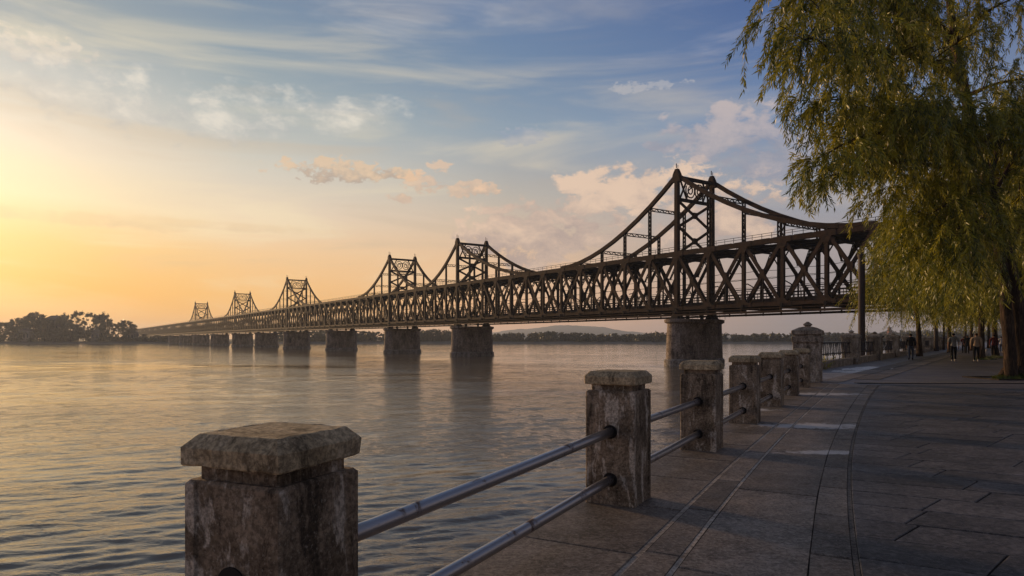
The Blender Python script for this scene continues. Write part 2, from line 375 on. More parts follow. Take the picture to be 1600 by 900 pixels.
# ------------------------------------------------------------------ mesh helpers
class MB:
    def __init__(s): s.v = []; s.f = []
    def add(s, vs, fs):
        o = len(s.v); s.v += [tuple(v) for v in vs]; s.f += [tuple(i + o for i in f) for f in fs]
    def box(s, c, sz, rz=0.0):
        cx, cy, cz = c; hx, hy, hz = sz[0] / 2, sz[1] / 2, sz[2] / 2
        co, si = math.cos(rz), math.sin(rz); vs = []
        for dz in (-hz, hz):
            for dx, dy in ((-hx, -hy), (hx, -hy), (hx, hy), (-hx, hy)):
                vs.append((cx + dx * co - dy * si, cy + dx * si + dy * co, cz + dz))
        s.add(vs, [(3, 2, 1, 0), (4, 5, 6, 7), (0, 1, 5, 4), (1, 2, 6, 5), (2, 3, 7, 6), (3, 0, 4, 7)])
    def beam(s, p0, p1, w, h, up=(0, 0, 1)):
        p0 = Vector(p0); p1 = Vector(p1); d = (p1 - p0).normalized(); u = Vector(up)
        if abs(d.dot(u)) > .98: u = Vector((1, 0, 0)) if abs(d.x) < .9 else Vector((0, 1, 0))
        r = d.cross(u).normalized(); u = r.cross(d).normalized(); vs = []
        for p in (p0, p1):
            for a, b in ((-1, -1), (1, -1), (1, 1), (-1, 1)): vs.append(p + r * (a * w / 2) + u * (b * h / 2))
        s.add(vs, [(3, 2, 1, 0), (4, 5, 6, 7), (0, 1, 5, 4), (1, 2, 6, 5), (2, 3, 7, 6), (3, 0, 4, 7)])
    def tube(s, pts, rad, n=8, caps=True, jitter=0.0, rg=None):
        pts = [Vector(p) for p in pts]
        if not hasattr(rad, '__len__'): rad = [rad] * len(pts)
        ref = Vector((.31, .17, .93)).normalized(); rings = []
        for i, p in enumerate(pts):
            d = (pts[min(i + 1, len(pts) - 1)] - pts[max(i - 1, 0)]).normalized()
            a = d.cross(ref)
            if a.length < .05: a = d.cross(Vector((1, 0, 0)))
            a.normalize(); b = d.cross(a)
            ring = []
            for k in range(n):
                th = 2 * math.pi * k / n; rr = rad[i] * (1 + (rg.uniform(-jitter, jitter) if rg else 0))
                ring.append(p + a * (math.cos(th) * rr) + b * (math.sin(th) * rr))
            rings.append(ring)
        vs = [v for r in rings for v in r]; fs = []
        for i in range(len(pts) - 1):
            for k in range(n):
                fs.append((i * n + k, i * n + (k + 1) % n, (i + 1) * n + (k + 1) % n, (i + 1) * n + k))
        if caps:
            fs.append(tuple(range(n))[::-1]); fs.append(tuple((len(pts) - 1) * n + k for k in range(n)))
        s.add(vs, fs)
    def loft(s, rings, caps=True):
        n = len(rings[0]); vs = [v for r in rings for v in r]; fs = []
        for i in range(len(rings) - 1):
            for k in range(n): fs.append((i * n + k, i * n + (k + 1) % n, (i + 1) * n + (k + 1) % n, (i + 1) * n + k))
        if caps:
            fs.append(tuple(range(n))[::-1]); fs.append(tuple((len(rings) - 1) * n + k for k in range(n)))
        s.add(vs, fs)
    def mesh(s, name, mat, org=(0, 0, 0), smooth=False):
        me = bpy.data.meshes.new(name)
        ox, oy, oz = org
        me.from_pydata([(v[0] - ox, v[1] - oy, v[2] - oz) for v in s.v], [], s.f)
        if mat is not None: me.materials.append(mat)
        if smooth: me.polygons.foreach_set('use_smooth', [True] * len(me.polygons))
        me.update()
        return me
    def build(s, name, mat, parent=None, org=(0, 0, 0), smooth=False, loc=(0, 0, 0)):
        return obj(name, s.mesh(name, mat, org, smooth), parent, loc)

def obj(name, me, parent=None, loc=(0, 0, 0), rz=0.0):
    o = bpy.data.objects.new(name, me); COL.objects.link(o)
    if parent is not None: o.parent = parent
    o.location = loc; o.rotation_euler = (0, 0, rz)
    return o
def empty(name, loc, rz=0.0):
    o = bpy.data.objects.new(name, None); COL.objects.link(o); o.location = loc; o.rotation_euler = (0, 0, rz); o.empty_display_size = .2
    return o
def tag(o, label=None, cat=None, group=None, kind=None):
    if label: o['label'] = label
    if cat: o['category'] = cat
    if group: o['group'] = group
    if kind: o['kind'] = kind
    return o
KIDS = {}
def copy_tree(o, parent=None):
    c = o.copy(); COL.objects.link(c)
    if parent is not None: c.parent = parent
    for ch in list(o.children): copy_tree(ch, c)
    return c
def np_mesh(name, V, Q, mat, tone=None, smooth=False):
    V = np.asarray(V, np.float32); Q = np.asarray(Q, np.int32); k = Q.shape[1]
    me = bpy.data.meshes.new(name)
    me.vertices.add(len(V)); me.vertices.foreach_set('co', V.ravel())
    me.loops.add(Q.size); me.loops.foreach_set('vertex_index', Q.ravel())
    me.polygons.add(len(Q)); me.polygons.foreach_set('loop_start', np.arange(0, Q.size, k, dtype=np.int32))
    me.polygons.foreach_set('loop_total', np.full(len(Q), k, np.int32))
    if smooth: me.polygons.foreach_set('use_smooth', np.ones(len(Q), bool))
    if tone is not None:
        a = me.attributes.new('tone', 'FLOAT', 'FACE'); a.data.foreach_set('value', np.asarray(tone, np.float32))
    me.materials.append(mat); me.update(calc_edges=True); me.validate()
    return me
def at(px, py, d):                                    # a point of the place, d metres ahead of the viewer
    return Vector(((px - 800.0) / F * d, d, CAM_H + (530.0 - py) / F * d))

WATER_Z = CAM_H - 4.5
D1 = Vector((.482, .876, 0)).normalized(); N1 = Vector((D1.y, -D1.x, 0))
C0 = Vector((.965, 5.27, 0))
def AB(a, b, z=0.0): return C0 + D1 * a + N1 * b + Vector((0, 0, z))
D2 = Vector((.592, .806, 0)).normalized(); N2 = Vector((D2.y, -D2.x, 0))
C2 = Vector((18.3, 36.0, 0))
def AB2(a, b, z=0.0): return C2 + D2 * a + N2 * b + Vector((0, 0, z))
RZ1 = math.atan2(D1.y, D1.x); RZ2 = math.atan2(D2.y, D2.x)
YT = 20.25                                            # the dark line across the promenade

# ------------------------------------------------------------------ water
def build_water():
    na, nr = 520, 1200; R0, R1 = 8.0, 6800.0
    th = np.linspace(R(-82), R(52), na)
    r = R0 * (R1 / R0) ** np.linspace(0, 1, nr)
    T, RR = np.meshgrid(th, r)
    X = RR * np.sin(T); Y = RR * np.cos(T) - 1.5
    sp = RR * (math.log(R1 / R0) / nr)
    Z = np.zeros_like(X); Zs = np.zeros_like(X)
    g = np.random.default_rng(4)
    for i in range(110):
        lam = .24 * (50.0 ** (g.random() ** 2.0)); ang = R(g.normal(287, 17)); kx, ky = math.cos(ang), math.sin(ang)
        amp = lam * .0042 * (.5 + g.random()) * (1.6 if lam < 1.1 else .5 if lam < 4 else .16); k = 2 * math.pi / lam
        fade = np.clip((lam / sp - 2.6) / 2.0, 0, 1)
        w1, w2, w3 = g.random(3)
        ph = k * (X * kx + Y * ky) + g.random() * 6.28 + .8 * np.sin(X * .35 * w1 + Y * .25 * w2 + w3 * 6)
        Z += fade * amp * (np.sin(ph) + .34 * np.sin(2 * ph + 1.4))
    gust = .78 + .30 * np.sin(X * .05 + 1.3 * np.sin(Y * .04)) * np.sin(Y * .06 + 1.0)
    Z *= gust * .8
    V = np.stack([X, Y, WATER_Z + Z], -1).reshape(-1, 3)
    i = np.arange(nr - 1)[:, None] * na + np.arange(na - 1)[None, :]
    Q = np.stack([i, i + 1, i + na + 1, i + na], -1).reshape(-1, 4)
    tag(obj('water', np_mesh('water', V, Q[:, ::-1], M['water'], smooth=True)), kind='structure')
build_water()

# ------------------------------------------------------------------ ground of the promenade and its embankment
PROM = None
def build_ground():
    global PROM
    edge = [AB(-40, -.51), AB(17.2, -.51), AB2(-17.6, -.5), AB2(260, -.5)]
    far = [Vector((420, 240, 0)), Vector((420, -60, 0)), Vector((30, -60, 0))]
    ring = edge + far
    mb = MB(); z = -.014
    mb.add([(p.x, p.y, z) for p in ring], [tuple(range(len(ring)))[::-1]])
    PROM = tag(mb.build('promenade', M['far_paving']), kind='structure')
    # bedding under the near slabs and under the bay
    def sheet(pts, mat, name, zz):
        m = MB(); m.add([(p.x, p.y, zz) for p in pts], [tuple(range(len(pts)))])
        nrm = (pts[1] - pts[0]).cross(pts[2] - pts[0])
        if nrm.z < 0: m.f = [tuple(reversed(f)) for f in m.f]
        return m.build(name, mat, PROM)
    sheet([AB(-12, -.51), AB(-12, 9.5), AB(13.3, 9.5), AB(17.1, 1.6), AB(17.2, -.51)], M['bed'], 'paving_bed', -.010)
    sheet([AB2(-17.6, -.48), AB2(-16.2, 1.85), AB2(150, 1.85), AB2(150, -.48)], M['grey_slab'], 'bay_paving', -.006)
    # embankment wall down to the river
    mb = MB()
    for p, q in ((edge[0], edge[1]), (edge[1], edge[2]), (edge[2], edge[3])):
        d = (q - p).normalized(); n = Vector((-d.y, d.x, 0))
        mb.add([(p.x, p.y, -.016), (q.x, q.y, -.016), (q.x + n.x * .9, q.y + n.y * .9, WATER_Z - 2), (p.x + n.x * .9, p.y + n.y * .9, WATER_Z - 2)], [(0, 1, 2, 3)])
    tag(mb.build('embankment', M['embank']), kind='structure')
build_ground()

def slab_mesh(name, L, Wd, T, mat, ch=.006):
    """a stone L along local x, Wd along y, its top at z=0, edges eased"""
    mb = MB(); hx, hy = L / 2, Wd / 2
    rings = []
    for (ins, z) in ((0, -T), (0, -ch), (ch, 0)):
        rings.append([(-hx + ins, -hy + ins, z), (hx - ins, -hy + ins, z), (hx - ins, hy - ins, z), (-hx + ins, hy - ins, z)])
    mb.loft(rings)
    return mb.mesh(name, mat)

def dlt(a, b=1.15): return (.005 if a < 5 else .0018) * (a - 5.0) ** 2 * min(1.15, .27 + .63 * b)             # the paving lines bend gently along the quay
def build_paving():
    g = random.Random(21)
    def lay(name, a0, a1, b0, b1, mat, gap=.010, z=0.0):
        # one slab following the bend: four corners and an eased edge
        c = [(a0 + gap, b0), (a1 - gap, b0), (a1 - gap, b1), (a0 + gap, b1)]
        ctr = AB((a0 + a1) / 2, (b0 + b1) / 2)
        P = [AB(a, b + (dlt(a, b) if b > -.4 else 0)) - ctr for a, b in c]
        mid = sum(P, Vector()) / 4; rings = []
        for ins, zz in ((0, -.02), (0, -.006), (.006, 0)):
            rings.append([(p - (p - mid).normalized() * ins * 1.4) + Vector((0, 0, zz)) for p in P])
        mb = MB(); mb.loft([r[::-1] for r in rings][::1])
        me = mb.mesh(name, mat)
        o = obj(name, me, PROM, (ctr.x, ctr.y, z + g.uniform(-.002, .002)))
        me.calc_loop_triangles()
        return o
    def flip(o):
        o.data.flip_normals()
    a = -6.0
    while a < 17.0:
        L = g.choice((1.15, 1.25, 1.2)); e = min(a + L, 17.15); lay('slab', a, e, -.51, .285, M['slab']); a += L
    a = -6.4
    while a < 17.0:
        L = g.choice((1.2, 1.2, 1.8)); e = min(a + L, 17.15); lay('border_slab', a, e, .325, .515, M['slab']); a += L
    a = -5.8
    while a < 17.0:
        L = 2.3 if a < 6 else 1.5; e = min(a + L, 17.15); lay('slab', a, e, .55, 1.156, M['slab']); a += L
    a = -6.1
    while a < 17.0:
        L = g.choice((1.05, 1.15)); e = min(a + L, 17.15); lay('border_slab', a, e, 1.165, 1.375, M['slab']); a += L
    for (b0, b1, mj) in ((.285, .325, 'joint'), (.515, .55, 'joint'), (1.375, 1.412, 'dark_joint')):      # raised light mortar lines
        mb = MB(); n = 40
        for i in range(n):
            s, e = -6 + 23.1 * i / n, -6 + 23.1 * (i + 1) / n
            p = [AB(s, b0 + .004 + dlt(s, b0)), AB(e, b0 + .004 + dlt(e, b0)), AB(e, b1 - .004 + dlt(e, b1)), AB(s, b1 - .004 + dlt(s, b1))]
            mb.add([(q.x, q.y, -.0035) for q in p], [(3, 2, 1, 0)])
        o = mb.build('mortar_line', M[mj], PROM)
        o['kind'] = 'stuff'
    # dark stone pavers in rows across the promenade
    def skewed(L):
        mb = MB(); hx, hy, sk = L / 2 - .007, .243, .08
        mb.loft([[(-hx + i - sk * y, -hy + i, z), (hx - i - sk * y, -hy + i, z), (hx - i + sk * y, hy - i, z), (-hx + i + sk * y, hy - i, z)] for i, z, y in ((0, -.02, 1), (0, -.006, 1), (.006, 0, 1))])
        return mb.mesh('paver', M['paver'])
    full = skewed(1.05)
    a = -4.0
    while a < 17.2:
        bs = [1.412 + dlt(a + q, 1.4) for q in (0, .5)]; b = sum(bs) / 2; L0 = g.uniform(.3, 1.0)
        bmax = 5.4 if a < 6 else 7.8
        first = True
        while b < bmax:
            L = L0 if first else 1.05
            c = AB(a + .25, b + L / 2)
            if c.y > YT - .35: break
            me = full
            if first:                                  # cut stone against the border band
                mb = MB(); e = b + L; rings = []
                for ins, zz in ((0, -.02), (0, -.006), (.006, 0)):
                    q = [AB(a + .007 + ins, bs[0] + ins), AB(a + .007 + ins, e - .087 - ins), AB(a + .493 - ins, e + .073 - ins), AB(a + .493 - ins, bs[1] + ins)]
                    rings.append([(p - c).to_tuple()[:2] + (zz,) for p in q])
                mb.loft(rings); me = mb.mesh('paver', M['paver'])
                o = obj('paver', me, PROM, (c.x, c.y, g.uniform(-.002, .001)))
            else:
                o = obj('paver', me, PROM, (c.x, c.y, g.uniform(-.0035, .002)), math.atan2(N1.y, N1.x))
                o.rotation_euler[0] = g.uniform(-.003, .003); o.rotation_euler[1] = g.uniform(-.002, .002)
            first = False
            b += L
        a += .5
    # bay beyond the dark line: brown strips following the balustrade
    for b0, b1 in ((1.85, 2.5), (2.56, 3.3)):
        a = -17.5
        while a < 60:
            p = [AB2(a + .02, b0), AB2(a + 2.48, b0), AB2(a + 2.48, b1), AB2(a + .02, b1)]
            if min(q.y for q in p) > YT + .15:
                c = sum(p, Vector()) / 4
                mb = MB(); mb.loft([[q - c + Vector((0, 0, zz)) for q in p[::-1]] for zz in (-.012, 0)])
                obj('bay_slab', mb.mesh('bay_slab', M['slab']), PROM, (c.x, c.y, .0))
            a += 2.5
    mb = MB(); mb.box((19.0, YT, -.012), (17.0, .16, .03)); mb.build('dark_cross_strip', M['near_black'], PROM)  # narrow near-black strip laid across the promenade
    mb = MB(); mb.box((19.0, YT + .16, -.008), (17.0, .14, .03)); mb.build('threshold_kerb', M['joint'], PROM)
build_paving()

def build_drain_cover():
    x0, y0 = 11.25, 15.75
    r = empty('drain_cover', (x0 + 1.1, y0 + .5, 0))
    mb = MB()
    for k in range(12): mb.box((-1.05 + k * .19, 0, -.004), (.11, .86, .008))
    mb.build('grate_bar', M['iron'], r)['kind'] = 'stuff'
    mb = MB()
    for dx, dy, sx, sy in ((0, -.47, 2.3, .07), (0, .47, 2.3, .07), (-1.16, 0, .07, 1.0), (1.16, 0, .07, 1.0)): mb.box((dx, dy, -.002), (sx, sy, .010))
    mb.build('grate_frame', M['iron'], r)
    tag(r, 'dark rectangular drain grate set in the paving near the right edge', 'drain cover')
build_drain_cover()

def build_patch(cx, cy, rx, ry, rz, seed, label):
    g = random.Random(seed); pts = []
    for k in range(40):
        th = 2 * math.pi * k / 40
        rr = 1 + .22 * math.sin(2 * th + seed) + .16 * math.sin(3 * th + 2 * seed) + .07 * math.sin(7 * th) + g.uniform(-.04, .04)
        x, y = rx * rr * math.cos(th), ry * rr * math.sin(th)
        pts.append((x * math.cos(rz) - y * math.sin(rz), x * math.sin(rz) + y * math.cos(rz), 0))
    mb = MB(); top = [(x, y, .003) for x, y, _ in pts]; bot = [(x * 1.01, y * 1.01, 0) for x, y, _ in pts]
    mb.loft([bot, top])
    tag(mb.build('pale_patch', M['pale_patch'], loc=(cx, cy, -.0055)), label, 'patch')  # thin irregular sheet, paler than the paving around it
build_patch(16.3, 30.6, 2.4, .8, RZ2, 3, 'larger whitish patch on the grey paving beside the low balustrade kerb')
build_patch(14.0, 27.6, 1.6, .55, RZ2, 5, 'smaller whitish patch on the grey paving behind the tall end post')

# ------------------------------------------------------------------ near railing: square posts and tube rails
def sq(h, z, c=0.0):
    if c <= 0: return [(-h, -h, z), (h, -h, z), (h, h, z), (-h, h, z)]
    return [(-h + c, -h, z), (h - c, -h, z), (h, -h + c, z), (h, h - c, z), (h - c, h, z), (-h + c, h, z), (-h, h - c, z), (-h, -h + c, z)]
RAIL_Z = (.585, .20)
def panel_ring(h, z, strip=.045, dep=.009, ch=.007):
    """plan of a post: faces sunk a little between plain corner strips"""
    side = [(-h + ch, -h), (-h + strip, -h), (-h + strip + dep, -h + dep), (h - strip - dep, -h + dep), (h - strip, -h), (h - ch, -h)]
    out = []
    for k in range(4):
        co, si = math.cos(k * math.pi / 2), math.sin(k * math.pi / 2)
        out += [(x * co - y * si, x * si + y * co, z) for x, y in side]
    return out
def make_post():
    H = 1.07; h = .2
    r = empty('concrete_post', (0, 0, 0))
    mb = MB(); mb.loft([panel_ring(h, -.02), panel_ring(h, H - .168), panel_ring(h - .012, H - .155, .045, .004)])
    mb.build('body', M['concrete'], r)
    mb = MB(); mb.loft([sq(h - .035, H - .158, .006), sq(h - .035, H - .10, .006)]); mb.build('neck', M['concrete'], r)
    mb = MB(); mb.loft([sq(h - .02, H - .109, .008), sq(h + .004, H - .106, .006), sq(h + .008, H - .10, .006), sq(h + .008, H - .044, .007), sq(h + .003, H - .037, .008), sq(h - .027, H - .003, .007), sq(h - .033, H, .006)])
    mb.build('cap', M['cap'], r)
    for z in RAIL_Z:
        for sgn in (-1, 1):
            mb = MB()
            mb.tube([(sgn * (h - .02), 0, z), (sgn * (h - .003), 0, z)], .056, 20); mb.build('socket_shade_disc', M['near_black'], r, smooth=False)  # flat dark disc: the shade inside a rail hole painted on the face
    return r
P_NEAR = Vector((-.849, 2.395, 0))                     # the quay bends, the nearest post stands a little turned and lower
POSTS = [(-3.42, 'nearest square concrete post, cropped by the bottom edge', .0),
         (0, 'second concrete railing post from the viewer, with a pale streaked face', 0),
         (2.97, 'third concrete railing post from the viewer, standing before the bridge pier', 0),
         (5.94, 'fourth concrete railing post from the viewer, heavily blotched', 0),
         (8.95, 'fifth concrete railing post from the viewer along the quay edge', 0),
         (11.95, 'sixth concrete railing post from the viewer, second before the tall end post', 0),
         (14.85, 'seventh and last low concrete post, directly before the tall end post', 0)]
from mathutils import noise as mnoise
def wear(me, seed):
    """worn stone: cut the faces up, wobble them a few millimetres and knock chips off the arrises"""
    bm = bmesh.new(); bm.from_mesh(me)
    big = [e for e in bm.edges if e.calc_length() > .06]
    bmesh.ops.subdivide_edges(bm, edges=big, cuts=11, use_grid_fill=True)
    bm.normal_update(); off = Vector((seed * 3.7, seed * 1.3, 0))
    for v in bm.verts:
        n = mnoise.noise(v.co * 16 + off) * .0035 + mnoise.noise(v.co * 45 + off) * .0018
        rim = max(abs(v.co.x), abs(v.co.y))
        chip = max(0, mnoise.noise(v.co * 22 + off * 2) - .28) * .03 if rim > .19 else 0
        v.co += v.normal * (n - chip)
    bm.to_mesh(me); bm.free(); me.update()
proto = make_post(); worn = []
for i, (a, lb, dz) in enumerate(POSTS):
    o = proto if i == 0 else copy_tree(proto)
    p = AB(a, -.2); p = p + D1 * .2
    if i < 5:                                          # every near cap is worn in its own way
        for ch in o.children:
            if ch.name.split('.')[0] == 'cap': worn.append((ch, i))
    if i == 0: p = P_NEAR
    o.location = (p.x, p.y, -.065 if i == 0 else dz); o.rotation_euler = (0, 0, R(67) if i == 0 else RZ1 + R(rnd.uniform(-.8, .8)) * (i > 1))
    if i == 0: o.scale = (1.05, 1.05, 1.0)
    tag(o, lb, 'post', 'square concrete posts of the quay railing')
for ch, i in worn:
    ch.data = ch.data.copy(); wear(ch.data, i + 1)
def make_rail(a0, a1, z, label):
    p0, p1 = AB(a0, -.2), AB(a1, -.2)
    if a0 < 0: p0 = P_NEAR + Vector((.075, .18, -.07))
    c = (p0 + p1) / 2
    mb = MB(); n = 10; g = random.Random(int(a0 * 10 + z * 100))
    pts = [p0.lerp(p1, k / n) + Vector((0, 0, z - .006 * math.sin(math.pi * k / n))) for k in range(n + 1)]
    mb.tube(pts, .037, 16)
    o = mb.build('steel_rail', M['rail'], None, (c.x, c.y, z), True, (c.x, c.y, z))
    tag(o, label, 'rail', 'steel tube rails of the quay railing')
ordn = ['first', 'second', 'third', 'fourth', 'fifth', 'sixth', 'seventh']
for i in range(7):
    a0 = POSTS[i][0] + .385; a1 = POSTS[i + 1][0] + .015 if i < 6 else 17.55
    for z, nm in ((RAIL_Z[0], 'upper'), (RAIL_Z[1], 'lower')):
        nxt = f'the {ordn[i]} and {ordn[i + 1]} concrete posts' if i < 6 else 'the last low post and the tall end post'
        make_rail(a0, a1, z, f'{nm} steel tube rail running between {nxt}')

def make_pillar(name, h, H, band, sub):
    r = empty(name, (0, 0, 0))
    b0 = H - .62 if band else H - .40
    mb = MB(); mb.loft([panel_ring(h, -.02, .1, .02, .01), panel_ring(h, b0, .1, .02, .01)]); mb.build('shaft', M['old_stone'], r)
    if band:
        mb = MB(); mb.loft([sq(h - .01, b0 - .01, .01), sq(h + .03, b0 + .045, .01), sq(h + .03, b0 + .20, .012), sq(h + .0, b0 + .215, .012)]); mb.build('band', M['old_stone'], r)
        b0 += .21
        mb = MB(); mb.loft([sq(h - .04, b0 - .005, .01), sq(h - .04, b0 + .06, .01)]); mb.build('neck', M['old_stone'], r)
        b0 += .045
    mb = MB(); mb.loft([sq(h - .02, b0, .01), sq(h + .045, b0 + .02, .012), sq(h + .045, b0 + .135, .015), sq(h * .62, b0 + .235, .02), sq(h * .30, b0 + .265, .02)]); mb.build('cap', M['old_stone'], r)
    z = b0 + .255
    mb = MB(); mb.loft([sq(.085, z, .01), sq(.085, z + .03, .01), sq(.125, z + .055, .012), sq(.125, z + .085, .012), sq(.03, z + .165, .004)]); mb.build('finial', M['old_stone'], r)
    return r
big = make_pillar('end_post', .40, 1.83, True, 0)
p = AB(17.65 + .4, -.30); big.location = (p.x, p.y, 0); big.rotation_euler = (0, 0, RZ1)
tag(big, 'tall stone end post with stepped cap and pointed finial closing the tube railing', 'post')
proto = make_pillar('balustrade_post', .40, 1.80, False, 0)
BT = [0, 8.2, 17, 27, 37.5, 47.5, 60, 74]
bl = ['balustrade post with pointed cap, left of the tall dark steel pole', 'balustrade post with pointed cap, just right of the tall dark steel pole', 'balustrade post in front of the distant pagoda', 'balustrade post half hidden by the person in dark jacket', 'balustrade post beside the thin leaning willow trunk', 'balustrade post at the foot of the second steel pole', 'balustrade post at the foot of the thin lamp pole', 'farthest balustrade post, left of the walker in grey shirt']
for i, tt in enumerate(BT):
    o = proto if i == 0 else copy_tree(proto)
    p = AB2(tt, 0); o.location = (p.x, p.y, 0); o.rotation_euler = (0, 0, RZ2)
    tag(o, bl[i], 'post', 'stone posts of the far balustrade')
def make_kerb(a0, a1, label):
    c = AB2((a0 + a1) / 2, 0); L = a1 - a0
    mb = MB(); h = .17
    mb.loft([[(-L / 2, -h, -.02), (L / 2, -h, -.02), (L / 2, h, -.02), (-L / 2, h, -.02)], [(-L / 2, -h, .33), (L / 2, -h, .33), (L / 2, h, .33), (-L / 2, h, .33)], [(-L / 2, -h + .02, .35), (L / 2, -h + .02, .35), (L / 2, h - .02, .35), (-L / 2, h - .02, .35)]])
    o = mb.build('kerb_wall', M['old_stone'], None, loc=(c.x, c.y, 0)); o.rotation_euler = (0, 0, RZ2)
    tag(o, label, 'kerb', 'low kerb walls under the far balustrade')
def make_fence(a0, a1, label, pole_part=True):
    c = AB2((a0 + a1) / 2, 0); L = a1 - a0
    r = empty('fence_panel', (c.x, c.y, .35), RZ2)
    for z in (.81, .29):
        mb = MB(); mb.tube([(-L / 2 - .02, 0, z), (L / 2 + .02, 0, z)], .03, 8); mb.build('rail', M['iron'], r, smooth=True)
    n = max(4, int(L / .36))
    for k in range(n):
        x = -L / 2 + L * (k + .5) / n; lean = (.0, .11, 0, -.11)[k % 4]
        mb = MB(); mb.beam((x - lean, 0, -.01 if k % 4 == 0 else .20), (x + lean, 0, .80), .035, .03); mb.build('bar', M['iron'], r)
    tag(r, label, 'fence', 'iron fence panels of the far balustrade')
fl = ['iron fence panel between the tall end post and the first capped balustrade post', 'iron fence panel crossed by the tall dark steel pole behind it', 'iron fence panel left of the pagoda, between second and third capped posts', 'iron fence panel reaching to the person in dark jacket', 'iron fence panel just right of the person in dark jacket', 'iron fence panel between the leaning trunk and the second steel pole', 'short looking iron fence panel between the two distant poles', 'farthest iron fence panel, left of the walker in grey shirt']
kl = [s.replace('iron fence panel', 'low stone kerb').replace('short looking ', '') + '' for s in fl]
edges = [(-10.8, -.42)] + [(BT[i] + .42, BT[i + 1] - .42) for i in range(7)]
kl[1] = 'low stone kerb in front of the tall dark steel pole'
for i, (s, e) in enumerate(edges):
    make_kerb(s, e, kl[i]); make_fence(s, e, fl[i])

# ------------------------------------------------------------------ poles behind the balustrade
def make_pole(x, y, h, rad, label, zb):
    r = empty('steel_pole', (x, y, zb))
    mb = MB(); mb.tube([(0, 0, 0), (0, 0, h * .5), (0, 0, h)], [rad * 1.06, rad, rad * .97], 20); mb.build('shaft', M['pole'], r, smooth=False)
    mb = MB(); mb.tube([(0, 0, h - .12), (0, 0, h + .05)], [rad * 1.18, rad * 1.18], 20); mb.tube([(0, 0, h + .04), (0, 0, h + .16)], [rad * .5, rad * .1], 12); mb.build('top_collar', M['pole'], r)
    mb = MB(); mb.tube([(0, 0, 0), (0, 0, .5), (0, 0, .6)], [rad * 1.5, rad * 1.5, rad * 1.05], 16); mb.build('base', M['pole'], r)
    tag(r, label, 'pole', 'dark steel poles along the balustrade')
p = AB2(5.4, -1.0); make_pole(22.0, 42.0, 6.6 + 1.6, .20, 'tall dark steel pole rising in front of the bridge end', -1.6)
p = AB2(48.2, .6); make_pole(p.x, p.y, 10, .20, 'farther dark steel pole disappearing up into the willow curtain', 0)
p = AB2(60.5, .6); make_pole(p.x, p.y, 9, .12, 'thin distant pole among the hanging willow branches', 0)

